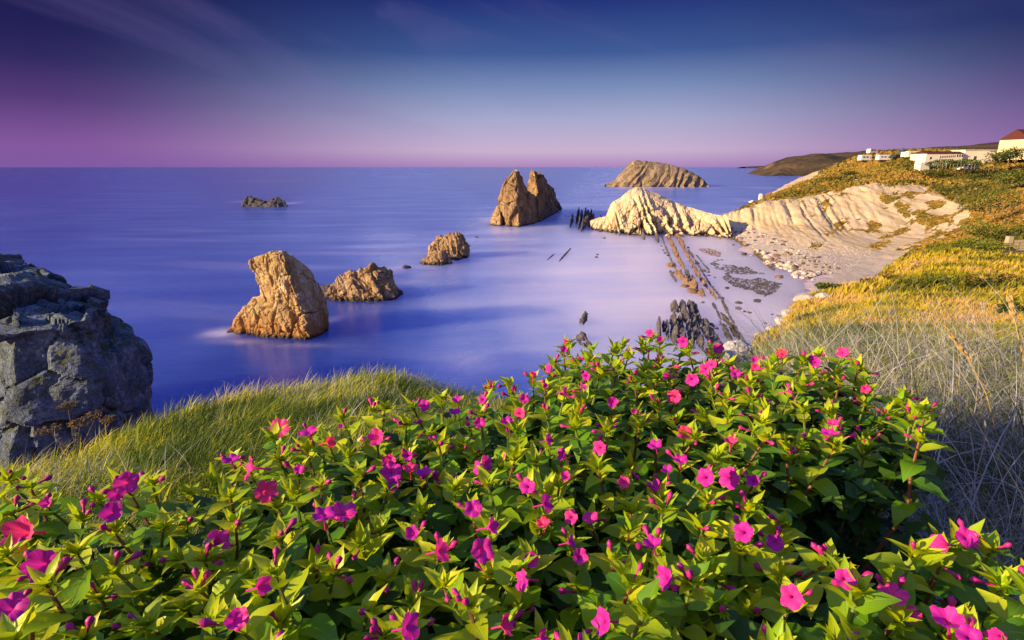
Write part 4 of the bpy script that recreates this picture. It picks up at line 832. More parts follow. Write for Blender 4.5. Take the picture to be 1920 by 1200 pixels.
# fence posts below the houses
post_me = MB().box((0, 0, .7), (.22, .22, 2.2), taper=.8).me('fence_post', WOOD)
for i, (px, py) in enumerate([(1758,313),(1767,314),(1774,314),(1781,314.5),(1787,315),(1794,315),(1801,315),(1807,315),(1814,315.5),(1821,315.5),(1827,316),(1845,317),(1854,318),(1862,319),(1890,308),(1903,304)]):
    P = at_Y(px, py, 255); z = float(bay_z(np.array([P[0]]), np.array([P[1]]))[0])
    ob('fence_post', post_me, label='wooden post in the wire fence below the white buildings', cat='fence post', group='posts of the wire fence on the hillside', loc=(P[0], P[1], P[2]), rot=(random.uniform(-.06, .06), random.uniform(-.06, .06), 0))
# plank fence and stone gate pillar at the right
P = at_Y(1866, 478, 84); root = ob('plank_fence', None, label='short weathered plank fence with a blue-green gate by the stone wall', cat='fence', loc=tuple(P), rot=(0, 0, -.12))
for x in (-2.9, 2.1, 3.0): ob('post', MB().box((x, 0, .85), (.22, .22, 2.5)).me('post', WOOD), root)
for z in (1.05, 1.5, 1.85): ob('rail', MB().box((-.3, -.13, z), (5.2, .06, .16)).me('rail', WOOD), root)
for x in np.arange(-2.6, -.2, .3): ob('plank', MB().box((x, .08, .8), (.2, .05, 1.7)).me('plank', flat_mat('teal_paint', (.04, .14, .14), .6)), root)
P = at_Y(1905, 474, 86); root = ob('stone_wall', None, label='pale stone block wall with a taller end pillar at the right edge', cat='wall', loc=tuple(P), rot=(0, 0, -.1))
rb = random.Random(3); zc = -0.6
for rowi in range(6):
    x = -1.2-(rowi % 2)*.3
    while x < 7:
        wd = rb.uniform(.7, 1.1); ob('stone_block', MB().box((x+wd/2, rb.uniform(-.03, .03), zc+.22), (wd-.04, .6, .41)).me('stone_block', STONE), root); x += wd
    zc += .45
ob('pillar', MB().box((-1.5, 0, 1.0), (.7, .8, 3.3)).me('pillar', STONE), root)

# ------------------------------------------------------------------ vegetation helpers
def grass_mat(name, stops, transl=0.25, rough=0.6):
    m, n = new_mat(name); t = n.n('ShaderNodeAttribute', attribute_name='tint').outputs['Fac']
    c = n.ramp(t, stops); finish(n, c, rough, spec=0.25, transl=(transl, c)); return m
def blades(name, roots, h, wd, mat, tint, lean=0.35, seed=0, seg=3, leandir=None, leanspread=3.2, curl=0.0):
    rng = np.random.default_rng(seed); n = len(roots); yaw = rng.uniform(0, math.pi, n); h = np.broadcast_to(h, n)*rng.uniform(.55, 1.25, n); wd = np.broadcast_to(wd, n)*rng.choice([.6, 1, 1.9], n, p=[.4, .42, .18])
    ld = (0 if leandir is None else leandir)+rng.uniform(-leanspread, leanspread, n); la = np.abs(rng.normal(lean, lean*.5, n)); cu = rng.normal(0, curl, n)
    D = np.stack([np.cos(ld), np.sin(ld), 0*ld], 1); S = np.stack([np.cos(yaw), np.sin(yaw), 0*yaw], 1); Dp = np.stack([-D[:, 1], D[:, 0], 0*ld], 1)
    V = np.zeros((n, 2*seg+1, 3)); 
    for k_ in range(seg+1):
        s_ = k_/seg; horiz = np.sin(np.clip(la*s_*1.3, 0, 1.5))*s_; up = np.cos(np.clip(la*s_*1.1, 0, 1.5))*s_
        C = roots+D*(h*horiz)[:, None]+np.array([0, 0, 1])*(h*up)[:, None]+Dp*(h*cu*s_*s_)[:, None]
        if k_ < seg:
            ww = (wd*(1-0.75*s_)*.5)[:, None]; V[:, 2*k_] = C-S*ww; V[:, 2*k_+1] = C+S*ww
        else: V[:, 2*k_] = C
    base = np.arange(n)[:, None]*(2*seg+1); F = []
    for k_ in range(seg-1): F += [base+np.array([2*k_, 2*k_+1, 2*k_+3]), base+np.array([2*k_, 2*k_+3, 2*k_+2])]
    F.append(base+np.array([2*seg-2, 2*seg-1, 2*seg])); F = np.concatenate(F, 0)
    tn = np.repeat(np.clip(tint, 0, 1), 2*seg+1)
    return mesh_np(name, V.reshape(-1, 3), F, mat, True, {'tint': tn})
G_GOLD = grass_mat('golden_grass', [(0, (0.07, 0.09, 0.01)), (.3, (0.22, 0.21, 0.012)), (.6, (0.50, 0.41, 0.012)), (.85, (0.60, 0.44, 0.02)), (1, (0.62, 0.38, 0.14))], .35)
G_GREEN = grass_mat('green_grass', [(0, (0.03, 0.07, 0.012)), (.4, (0.15, 0.22, 0.012)), (.72, (0.56, 0.56, 0.015)), (1, (0.74, 0.62, 0.14))], .3)
G_DRY = grass_mat('bleached_grass', [(0, (0.04, 0.06, 0.02)), (.25, (0.14, 0.15, 0.08)), (.5, (0.34, 0.33, 0.31)), (.85, (0.48, 0.47, 0.48)), (1, (0.70, 0.58, 0.36))], .15)
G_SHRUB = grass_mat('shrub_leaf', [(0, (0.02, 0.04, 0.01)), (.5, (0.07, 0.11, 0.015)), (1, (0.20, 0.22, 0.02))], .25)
G_HEATH = grass_mat('heath_tuft', [(0, (0.04, 0.055, 0.01)), (.4, (0.13, 0.12, 0.02)), (.7, (0.34, 0.22, 0.03)), (1, (0.30, 0.17, 0.06))], .2)

# heath on the bay hillside (roots spread evenly over the slope that is turf)
rng = np.random.default_rng(11); N0 = 120000
th = np.radians(rng.uniform(15, 50, N0)); rr = np.exp(rng.uniform(np.log(95), np.log(470), N0)); X = rr*np.sin(th); Y = rr*np.cos(th); Z = bay_z(X, Y)
px, py = proj(np.stack([X, Y, Z], 1)); inb = inpoly(px, py, BARE); cov = bay_cover(px, py, X, Y); ok = (cov < .5) & (Z > 2.5) & (px < 1990) & (px > 1380)
big = fbm2(X*0.05, Y*0.05, 4, 81); tint = np.where(inb, .72, 0.5+0.9*big)+rng.normal(0, .15, N0)
R = np.stack([X, Y, Z-.1], 1)[ok]; rr_ = rr[ok]
ob('heath', blades('heath', R, .8*np.clip(rr_/230, .4, 1.5)*np.where(inb[ok], .5, 1), .9*np.clip(rr_/230, .4, 1.6), G_HEATH, tint[ok], .5, 12, 2), kind='stuff', label='mottled heath and grass covering the hillside above the cliff', cat='heath')

def leaf_cloud(name, centers, radii, nleaf, size, mat, seed=0, tintb=.45):
    """leafy crown: many small folded leaves spread through a few lobes"""
    rng = np.random.default_rng(seed); k_ = len(centers); idx = rng.integers(0, k_, nleaf); d_ = rng.normal(0, 1, (nleaf, 3)); d_ /= np.linalg.norm(d_, axis=1, keepdims=True)
    rad = rng.uniform(.55, 1.05, nleaf)**.6; P = np.array(centers)[idx]+d_*np.array(radii)[idx]*rad[:, None]; P[:, 2] = np.abs(P[:, 2])
    a = rng.normal(0, 1, (nleaf, 3)); a[:, 2] = np.abs(a[:, 2])*.5; a /= np.linalg.norm(a, axis=1, keepdims=True); b = np.cross(a, rng.normal(0, 1, (nleaf, 3))); b /= np.linalg.norm(b, axis=1, keepdims=True)
    s_ = size*rng.uniform(.6, 1.4, nleaf)[:, None]; V = np.stack([P, P+a*s_*.5+b*s_*.28, P+a*s_, P+a*s_*.5-b*s_*.28], 1).reshape(-1, 3)
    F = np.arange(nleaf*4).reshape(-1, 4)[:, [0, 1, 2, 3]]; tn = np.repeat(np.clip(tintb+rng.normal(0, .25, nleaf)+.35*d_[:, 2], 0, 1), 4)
    return mesh_np(name, V, F, mat, False, {'tint': tn})
def shrub(px, py, Y, wpx, hpx, label, size=.35, n=900, tb=.45, zf=bay_z, mat=None, name='shrub', cat='shrub'):
    P = at_Y(px, py, Y); k_ = Y/FPX; wd, hh = wpx*k_, hpx*k_; rg = random.Random(int(px*7+py)); cs = []; rs = []
    for i in range(7):
        x = rg.uniform(-.38, .38)*wd; cs.append((x, rg.uniform(-.2, .2)*wd, hh*rg.uniform(.3, .55))); rs.append((wd*rg.uniform(.14, .26), wd*rg.uniform(.14, .22), hh*rg.uniform(.35, .5)))
    root = ob(name, None, label=label, cat=cat, loc=tuple(P))
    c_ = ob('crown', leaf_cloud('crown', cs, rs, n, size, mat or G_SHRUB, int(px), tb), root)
    b = MB()
    for c0 in cs[:4]: b.tube([(c0[0]*.3, c0[1]*.3, -hh*.1), (c0[0]*.8, c0[1]*.8, c0[2])], [.03*hh+.02, .01*hh+.01], 5)
    ob('stem', b.me('stem', WOOD), root)
for a_ in [(1796,316,272,100,17,'long dark green hedge mound in front of the white building',.8,1900,.3),(1690,298,335,30,12,'dark trees behind the dark cars on the clifftop',.9,500,.2),(1868,306,275,40,20,'dark shrub right of the low white building',.9,700,.3),
           (1900,300,262,60,24,'dark hedge below the cream house',.9,900,.3),(1905,345,205,90,26,'green bramble patch on the hillside at the right edge',.7,1200,.45),(1860,395,160,110,40,'broad green thicket on the right slope',.5,1600,.45),
           (1800,470,104,90,28,'low green bushes left of the plank fence',.32,1800,.6),(1890,445,112,150,30,'thick green hedge behind the plank fence',.4,2400,.55),(1830,482,82,110,36,'bright green bush just in front of the plank fence',.26,2200,.85),
           (1780,478,84,70,22,'brownish low bush at the left of the bright green bush',.24,1200,.35),(1760,330,270,50,12,'dark gorse clump left of the wire fence',.8,500,.25),(1600,330,330,40,9,'dark gorse clump on the left hillside',.9,350,.25),
           (1700,345,262,44,9,'gorse clump just above the cliff edge',.7,400,.3),(1520,352,300,30,6,'small gorse clump low on the left hillside',.7,260,.35)]:
    shrub(a_[0], a_[1], a_[2], a_[3], a_[4], a_[5], a_[6], a_[7], a_[8])

# ------------------------------------------------------------------ near grass
def near_roots(n, rlo, rhi, seed, alo=-50, ahi=50):
    rng = np.random.default_rng(seed); th = np.radians(rng.uniform(alo, ahi, n)); r = np.exp(rng.uniform(np.log(rlo), np.log(rhi), n)); X = r*np.sin(th); Y = r*np.cos(th)
    d, nx, ny = poly_near(X, Y, NEAR_POLY); Z = near_z(X, Y, True); R = np.stack([X, Y, Z-.01], 1); px, py = proj(R); return R, px, py, r, d, rng
# golden mound on the right
R, px, py, r, d, rng = near_roots(150000, 8, 100, 31, 18, 50)
wave = fbm2(R[:, 0]*.25, R[:, 1]*.25, 4, 91); gate = (d < .6) & (px > 1370) & (px < 1960) & ((py < 648+40*wave+np.clip((px-1700)*.05, 0, 20)))
wh = fbm2(R[:, 0]*.12+5, R[:, 1]*.12, 4, 92)
tint = .54+1.1*wave+.45*fbm2(R[:, 0]*.9, R[:, 1]*.9, 3, 96)+rng.normal(0, .16, len(r)); heather = (wh > .22) & (py < 540)
keep = gate & ~heather
ob('golden_grass', blades('golden_grass', R[keep], .26+.006*r[keep], .0019*r[keep]+.004, G_GOLD, tint[keep], .55, 32, 3, 0.4, 1.2), kind='stuff', label='sunlit golden grass covering the mound on the right', cat='grass')
hk = gate & heather
ob('heather', blades('heather', R[hk], .20+.004*r[hk], .003*r[hk]+.006, G_HEATH, .75+.5*wave[hk]+rng.normal(0, .2, hk.sum()), .8, 33, 2), kind='stuff', label='brownish pink heather patches among the golden grass', cat='heather')
for px_, py_, Y_, wd_, hg_, lb_, tb_ in [(1556,545,44,60,14,'dark olive bush on the left rim of the golden mound',.3),(1622,536,48,70,13,'pinkish brown low bush on the mound rim beside the olive one',.15),(1690,528,50,80,14,'low dark bush in the fold across the golden mound',.2),(1770,533,46,60,14,'small green bush in the fold right of the dark one',.5),
        (1858,540,42,80,30,'rounded brown bush high on the right of the golden mound',.12),(1905,600,24,50,34,'dark green bush at the right edge beside the golden mound',.35),(1512,604,36,30,16,'reddish tuft bush on the golden edge',.1),(1640,640,17,60,18,'olive tussock bush where the golden mound meets the bleached grass',.4)]:
    P_ = hit(px_, py_, near_z, 5, 110, 900); Yq = P_[1] if P_ is not None else Y_
    shrub(px_, py_, Yq, wd_, hg_, lb_, .10+.0035*Yq, 900, tb_, mat=G_HEATH if tb_ < .25 else G_SHRUB)
# low scrub in the dip below the golden mound, its shade put into the tint
R, px, py, r, d, rng = near_roots(60000, 3.5, 30, 35, 15, 50)
wave = fbm2(R[:, 0]*.5, R[:, 1]*.5, 4, 93); keep = (d < .4) & (px > 1330) & (py > 610+40*wave) & (py < 720)
ob('low_scrub', blades('low_scrub', R[keep], .10+.012*r[keep], .0018*r[keep]+.002, G_GREEN, .30+.5*wave[keep]+rng.normal(0, .15, keep.sum()), .6, 36, 3), kind='stuff', label='green scrub in the dip below the golden mound, shade in its tint', cat='scrub')
# bleached tangled grass at the right
R, px, py, r, d, rng = near_roots(38000, 1.1, 12, 37, 20, 52)
wave = fbm2(R[:, 0]*1.3, R[:, 1]*1.3, 4, 94)
keep = (d < .3) & (px > 1435+50*wave) & (py < 1500)
tint = .46+.5*wave+rng.normal(0, .26, len(r)); nb = keep.sum()  # low base tint carries the shade lying on this grass
ob('bleached_grass', blades('bleached_grass', R[keep], (.13+.035*r[keep])*np.random.default_rng(1).choice([.6, 1, 2.6], nb, p=[.42, .40, .18]), .0022+.0008*r[keep], G_DRY, tint[keep], .95, 38, 6, 2.6, 2.4, .45), kind='stuff', label='tangled bleached dry grass on the right beside the bush', cat='grass')
keep2 = keep & (rng.uniform(0, 1, len(r)) < .22)
ob('green_grass', blades('green_grass', R[keep2]+[.01, .01, 0], .12+.05*r[keep2], .0016+.0006*r[keep2], G_GREEN, .45+.4*wave[keep2], .35, 39, 4, 0.5, 1.5, .15), kind='stuff', label='green blades growing through the bleached grass', cat='grass')
# left ledge
R, px, py, r, d, rng = near_roots(60000, 1.8, 9.5, 41, -52, 14)
wave = fbm2(R[:, 0]*.9, R[:, 1]*.9, 4, 95); ins = np.clip(-d, 0, 3); keep = (d < .12) & (py > 690)
crest = np.clip(1-ins/1.3, 0, 1); tint = .30+.66*crest**1.3+.75*wave+rng.normal(0, .2, len(r))  # yellow crest and dark hollow put sun and shade into the tint
ob('ledge_grass', blades('ledge_grass', R[keep], .11+.022*r[keep], .0020+.0010*r[keep], G_GREEN, tint[keep]-.25*np.clip(fbm2(R[keep, 0]*2.2, R[keep, 1]*2.2, 3, 97)*3, 0, 1), .70, 42, 4, .35, 1.5, .2), kind='stuff', label='windblown green and golden grass along the clifftop ledge at left', cat='grass')
kd = keep & (wave > .12) & (rng.uniform(0, 1, len(r)) < .16)
ob('dry_grass', blades('dry_grass', R[kd]+[.01, 0, 0], .14+.03*r[kd], .0018+.0007*r[kd], G_DRY, .75+rng.normal(0, .15, kd.sum()), .9, 43, 5, .5, 2.6, .4), kind='stuff', label='pale dry straws tangled in the ledge grass', cat='grass')
# ------------------------------------------------------------------ four o'clock flowers
def leaf_material(sunlit_young=False):
    m, n = new_mat('sunlit_young_leaf' if sunlit_young else 'four_oclock_leaf'); uv = n.n('ShaderNodeTexCoord').outputs['UV']; s = n.n('ShaderNodeSeparateXYZ', {0: uv})
    au = n.math('ABSOLUTE', n.math('SUBTRACT', s.outputs[0], 0.5)); v = s.outputs[1]
    ph = n.math('SUBTRACT', n.math('MULTIPLY', v, 7.0), n.math('MULTIPLY', au, 6.5)); fr = n.math('ABSOLUTE', n.math('SUBTRACT', n.math('FRACT', ph), 0.5))
    vein = n.math('MAXIMUM', n.mapr(fr, 0.0, 0.09, 0.6, 0.0), n.mapr(au, 0.008, 0.035, 1.0, 0.0))
    rnd = n.n('ShaderNodeObjectInfo').outputs['Random']
    base = n.ramp(rnd, [(0.0, (0.06, 0.22, 0.008)), (0.5, (0.15, 0.38, 0.008)), (0.85, (0.34, 0.54, 0.010)), (1.0, (0.50, 0.62, 0.012))])
    if sunlit_young: base = n.mix(rnd, (0.30, 0.54, 0.008, 1), (0.68, 0.70, 0.010, 1))  # pale young tips brightened to lime, sunlight put into the colour
    nz = n.noise(n.n('ShaderNodeNewGeometry').outputs['Position'], 40, 4, 0.6)
    base = n.mix(n.math('MULTIPLY', nz, 0.45), base, n.mix(1.0, base, (0.55, 0.62, 0.5, 1), 'MULTIPLY'))
    sp = n.noise(n.n('ShaderNodeNewGeometry').outputs['Position'], 95, 3, .7); base = n.mix(n.mapr(sp, .66, .74, 0, .75), base, (0.22, 0.13, 0.03, 1))
    base = n.mix(n.math('MULTIPLY', vein, 0.4), base, (0.42, 0.52, 0.10, 1))
    h = n.math('SUBTRACT', nz, n.math('MULTIPLY', vein, 0.8))
    finish(n, base, 0.36, h, 0.35, 0.002, 0.4, transl=(0.42, n.mix(0.6, base, (0.60, 0.66, 0.01, 1)))); return m
LEAFM = leaf_material(); SUNLIT_YOUNG = leaf_material(True)
def petal_material():
    m, n = new_mat('magenta_petal'); rnd = n.n('ShaderNodeObjectInfo').outputs['Random']; uv = n.n('ShaderNodeTexCoord').outputs['UV']; s = n.n('ShaderNodeSeparateXYZ', {0: uv})
    c = n.ramp(rnd, [(0, (0.46, 0.012, 0.36)), (0.5, (0.62, 0.018, 0.38)), (0.8, (0.76, 0.03, 0.30)), (1.0, (0.84, 0.04, 0.16))])
    c = n.mix(n.mapr(s.outputs[1], 0.0, 0.45, 0.55, 0.0), c, (0.55, 0.01, 0.22, 1))
    st = n.math('ABSOLUTE', n.math('SINE', n.math('MULTIPLY', s.outputs[0], 31.4159)))
    pn = n.noise(n.scaled(uv, (60, 2.5, 1)), 1.0, 3, .6); c = n.mix(n.mapr(pn, .35, .7, 0.0, 0.55), c, n.mix(1.0, c, (1.5, 4.0, 1.5, 1), 'MULTIPLY'))
    c = n.mix(n.mapr(st, 0.0, 0.35, 0.6, 0.0), c, (0.34, 0.01, 0.26, 1))
    finish(n, c, 0.55, spec=0.2, transl=(0.35, c)); return m
PETAL = petal_material()
BUDM = flat_mat('bud_pink', (0.50, 0.02, 0.22), .5, .3, .15, 60); STEMM = flat_mat('green_stem', (0.16, 0.22, 0.05), .6, .3, .2, 30); STEMR = flat_mat('reddish_stem', (0.24, 0.10, 0.06), .6, .3, .2, 30)
INNER_SHADE = flat_mat('shaded_inner_leaf', (0.04, 0.11, 0.012), .55, .3, .25, 30)  # darkened leaf green, shade inside the bush put into the colour

def leaf_me(name, L, W, curl, fold, seed, rows=6, mat=None):
    rg = random.Random(seed); V = []; UV = []; F = []
    for i in range(rows+1):
        t = i/rows; w_ = W*.5*(math.sin(math.pi*min(1, t*1.0)**.62))**.85*(1-t**3*.55) if 0 < t < 1 else 0.0
        if i == 0: w_ = W*.10
        y = L*(t*math.cos(curl*t*.6)); z = -L*curl*t*t*.55+L*.05*t
        sw = rg.uniform(-.02, .02)*L
        wav = rg.uniform(-.06, .06)*W
        for sx in (-1, 0, 1):
            V.append((sx*w_+sw*t, y, z+(abs(sx)*w_*fold+(wav*sx if sx else 0)))); UV.append((.5+.5*sx, t))
    for i in range(rows):
        a = i*3; F += [(a, a+1, a+4, a+3), (a+1, a+2, a+5, a+4)]
    return mesh_np(name, V, F, mat or LEAFM, True, uv=UV)
LEAVES = [leaf_me('leaf', 1.0, .62, cu, fo, i) for i, (cu, fo) in enumerate([(.35, .35), (.6, .25), (.9, .2), (.15, .45), (1.25, .25), (.5, .1)])]
LEAVES_Y = [leaf_me('leaf', 1.0, .55, cu, fo, 40+i, mat=SUNLIT_YOUNG) for i, (cu, fo) in enumerate([(.35, .35), (.6, .3), (.1, .4)])]
NARROW = [leaf_me('leaf', 1.0, .36, cu, fo, 20+i, 4, SUNLIT_YOUNG) for i, (cu, fo) in enumerate([(.2, .4), (.6, .3), (-.2, .5)])]

def flower_me(name, seed, tube=1.55, openn=1.0):
    """trumpet: unit radius limb with five notched, slightly ruffled lobes on a slender tube"""
    rg = random.Random(seed); n = 30; prof = [(.09, -tube), (.075, -tube*.8), (.07, -tube*.45), (.10, -tube*.2), (.20, -.12), (.45, .02), (.75, .08), (1.0, .06)]
    V = []; F = []; UV = []; ph = [rg.uniform(-.16, .12) for _ in range(5)]; dr = [rg.uniform(-.12, .16) for _ in range(5)]
    for i, (r, z) in enumerate(prof):
        for k_ in range(n):
            a = 2*math.pi*k_/n; lob = abs(math.cos(2.5*a)); q = max(0, (r-.3)/.7)
            notch = 1-.20*q*q*(1-lob**.55)-.03*q*math.cos(15*a)
            rr = r*notch*(1+ph[int(k_*5/n)]*q); rr = rr*(1 if r < .3 else openn+(1-openn)*.35)
            zz = z*(1 if r < .3 else 1)+q*.07*abs(math.cos(2.5*a))**.4+q*(.10*math.cos(5*a)+.05*math.cos(11*a+seed))+(1-openn)*q*.9-q*q*dr[int(k_*5/n)]*lob
            V.append((rr*math.cos(a), rr*math.sin(a), zz)); UV.append((k_/n, i/(len(prof)-1)))
    for i in range(len(prof)-1):
        for k_ in range(n): F.append((i*n+k_, i*n+(k_+1) % n, (i+1)*n+(k_+1) % n, (i+1)*n+k_))
    return mesh_np(name, V, F, PETAL, True, uv=UV)
FLOWERS = [flower_me('flower', i+1, 1.4+.07*(i % 4), [1, .95, .8, 1, .9, .7][i]) for i in range(6)]+[flower_me('flower', 9, 1.5, .45), flower_me('flower', 11, 1.5, .3)]
b = MB()
for k_ in range(4):
    a = k_*1.57; b.tube([(0, 0, -.3), (.08*math.cos(a), .08*math.sin(a), .2), (.16*math.cos(a), .16*math.sin(a), .62)], [.012, .012, .03], 4)
STAMEN = b.me('stamens', BUDM)
def bud_me():
    n = 6; V = []; F = []; pr = [(.04, 0), (.07, .25), (.07, .5), (.16, .72), (.17, .85), (.02, 1.0)]
    for r, z in pr:
        for k_ in range(n): V.append((r*math.cos(2*math.pi*k_/n), r*math.sin(2*math.pi*k_/n), z))
    for i in range(len(pr)-1):
        for k_ in range(n): F.append((i*n+k_, i*n+(k_+1) % n, (i+1)*n+(k_+1) % n, (i+1)*n+k_))
    return mesh_np('bud', V, F, BUDM, True)
BUD = bud_me()
def bract_me(seed):
    """tip cluster: small pointed bracts round the closed buds"""
    rg = random.Random(seed); V = []; F = []; UV = []
    for k_ in range(17):
        a = rg.uniform(0, 6.28); el = rg.uniform(.15, 1.35); L = rg.uniform(.5, 1.0); W = L*.13
        d_ = Vector((math.cos(a)*math.cos(el), math.sin(a)*math.cos(el), math.sin(el))); sd = Vector((-math.sin(a), math.cos(a), 0)); o = len(V); st = Vector((rg.uniform(-.15, .15), rg.uniform(-.15, .15), rg.uniform(-.25, .1)))
        up = d_.cross(sd)
        V += [tuple(st), tuple(st+d_*L*.45+sd*W+up*W*.4), tuple(st+d_*L*.45), tuple(st+d_*L*.45-sd*W+up*W*.4), tuple(st+d_*L)]; F += [(o, o+1, o+2), (o, o+2, o+3), (o+1, o+4, o+2), (o+3, o+2, o+4)]; UV += [(.5, 0), (1, .5), (.5, .5), (0, .5), (.5, 1)]
    return mesh_np('bract_cluster', V, F, SUNLIT_YOUNG, True, uv=UV)
BRACTS = [bract_me(i) for i in range(4)]

CAN = H-0.62      # height of the flower canopy
def can_z(px, py): return CAN+0.03*math.sin(px*.017+py*.011)+0.02*math.sin(px*.041-py*.03)
BUSH = [(-60,905),(0,893),(50,900),(95,925),(120,958),(150,962),(185,925),(230,905),(290,905),(340,905),(400,885),(440,850),(500,820),(560,815),(600,800),(650,778),(720,765),(790,750),(850,735),(900,740),(950,722),(1000,700),(1040,665),(1070,650),
        (1120,652),(1180,640),(1230,628),(1300,628),(1345,655),(1370,688),(1410,690),(1450,678),(1520,668),(1580,672),(1640,715),(1690,738),(1745,768),(1760,800),(1720,830),(1660,835),(1600,845),(1520,855),(1470,868),(1455,905),(1465,950),(1490,1000),(1530,1028),(1570,1048),(1620,1040),
        (1700,1030),(1760,1005),(1830,1000),(1870,1040),(1880,1090),(1960,1110),(1990,1290),(-80,1290)]
FL = [(524,803,36,'c'),(580,811,34,'u'),(617,829,34,'r'),(707,820,36,'c'),(796,760,26,'c'),(857,751,26,'u'),(853,773,30,'u'),(905,749,22,'c'),(920,722,22,'r'),(949,793,30,'u'),(880,796,22,'c'),(899,791,24,'c'),(433,862,34,'u'),(470,877,48,'l'),
  (499,922,42,'c'),(730,863,44,'c'),(733,886,42,'c'),(736,908,34,'c'),(769,877,42,'u'),(796,889,40,'u'),(764,854,28,'c'),(895,877,32,'l'),(913,868,30,'r'),(607,964,48,'u'),(643,961,56,'u'),(886,952,34,'c'),(919,988,38,'r'),(775,1000,42,'c'),
  (826,1033,52,'r'),(904,1033,52,'c'),(409,1018,52,'c'),(45,999,58,'c'),(78,1059,58,'c'),(18,1140,50,'c'),(237,906,44,'c'),(219,927,30,'c'),(210,960,38,'c'),(87,943,22,'c'),(402,1020,40,'l'),(438,1164,36,'c'),(488,1101,52,'r'),(449,1160,34,'c'),
  (767,1176,60,'r'),(990,912,34,'c'),(1023,945,36,'r'),(1017,981,32,'u'),(1056,852,26,'l'),(1125,840,28,'c'),(1275,862,30,'u'),(1251,882,28,'u'),(1323,895,46,'c'),(1368,897,42,'c'),(1068,1017,34,'r'),(1086,1044,34,'c'),(996,1050,36,'c'),(981,1086,46,'l'),
  (1071,969,34,'c'),(1107,972,34,'u'),(1224,1020,38,'u'),(1248,1083,52,'l'),(1131,1164,58,'l'),(945,1173,50,'r'),(1017,1196,36,'r'),(1062,894,26,'c'),(1170,904,22,'c'),(1231,909,24,'l'),(1394,998,46,'c'),(1413,901,30,'c'),(1453,1017,28,'c'),
  (1484,1118,42,'c'),(1584,1085,40,'c'),(1671,1114,44,'u'),(1704,1150,30,'u'),(1778,1163,50,'u'),(1813,1008,36,'c'),(1768,1021,36,'l'),(1817,1195,34,'c'),(1871,1193,36,'c'),(1064,640,20,'l'),(1057,654,20,'c'),(1029,692,20,'l'),(1000,705,22,'u'),
  (1100,705,22,'c'),(1022,722,22,'c'),(1059,734,24,'r'),(1094,728,18,'c'),(1149,754,28,'c'),(1297,711,30,'c'),(1254,705,24,'l'),(1267,687,20,'r'),(1323,692,28,'c'),(1335,683,22,'c'),(1347,653,24,'c'),(1281,641,24,'c'),(1238,636,22,'c'),(1219,625,18,'c'),
  (1265,744,28,'c'),(983,747,22,'c'),(975,775,28,'c'),(952,792,30,'u'),(1028,825,30,'r'),(1056,853,30,'l'),(1229,835,30,'u'),(1284,808,24,'c'),(1370,829,28,'u'),(1380,702,22,'c'),(910,866,28,'r'),(1467,664,22,'c'),(1520,668,20,'u'),(1528,679,22,'c'),
  (1580,661,20,'c'),(1415,675,18,'c'),(1417,687,18,'c'),(1480,733,32,'r'),(1623,729,18,'c'),(1560,793,20,'u'),(1554,811,22,'u'),(1597,817,20,'r'),(560,880,20,'c'),(1190,770,20,'c'),(640,800,18,'c')]
def can_at(px, py, dz=0.0):
    z = can_z(px, py)+dz; return Vector(at_z(px, py, z))
# shoots: evenly spaced over the plan of the bed
rng = random.Random(5); tips = []
for f in FL:      # a shoot under every flower
    p = can_at(f[0], f[1]+8, -0.02)
    if all((p-q).length > .055 for q in tips): tips.append(p)
tries = 0
while tries < 30000:
    tries += 1; px, py = rng.uniform(-80, 1990), 640+650*rng.random()**.8
    if not inpoly(np.array([px]), np.array([py]), BUSH)[0]: continue
    p = can_at(px, py, rng.uniform(-.035, .012)); dist = (p-Vector((0, 0, H))).length
    lim = .069 if dist < 1.2 else .077
    if all((p-q).length > lim for q in tips): tips.append(p)
# plants by nearest of farthest-spread seeds
TP = np.array([tuple(t) for t in tips]); seeds = [TP[0]]
while len(seeds) < 22: seeds.append(TP[np.argmax(np.min([np.linalg.norm(TP-s_, axis=1) for s_ in seeds], axis=0))])
S_ = np.array(seeds)
for _ in range(8):
    own = np.argmin(np.linalg.norm(TP[:, None]-S_[None], axis=2), axis=1); S_ = np.array([TP[own == i].mean(0) for i in range(len(S_))])
def place_words(px, py):
    if py < 700: v = 'at the far rim'
    elif py < 820: v = 'in the far part'
    elif py < 960: v = 'in the middle'
    elif py < 1080: v = 'in the near part'
    else: v = 'along the bottom edge'
    h_ = ['far left', 'left', 'centre left', 'centre', 'centre right', 'right', 'far right'][int(min(6, max(0, px/1920*7)))]
    return v, h_
plants = []; seen = {}
Z0 = Vector((0, 0, 1))
def quat_z(d_, roll=0.0):
    q = d_.to_track_quat('Z', 'Y'); return q @ Matrix.Rotation(roll, 4, 'Z').to_quaternion()
nleaf = 0
flower_of = {}
for f in FL:
    p = can_at(f[0], f[1], 0.02); i = int(np.argmin(np.linalg.norm(TP-np.array(p), axis=1))); flower_of.setdefault(i, []).append((p, f))
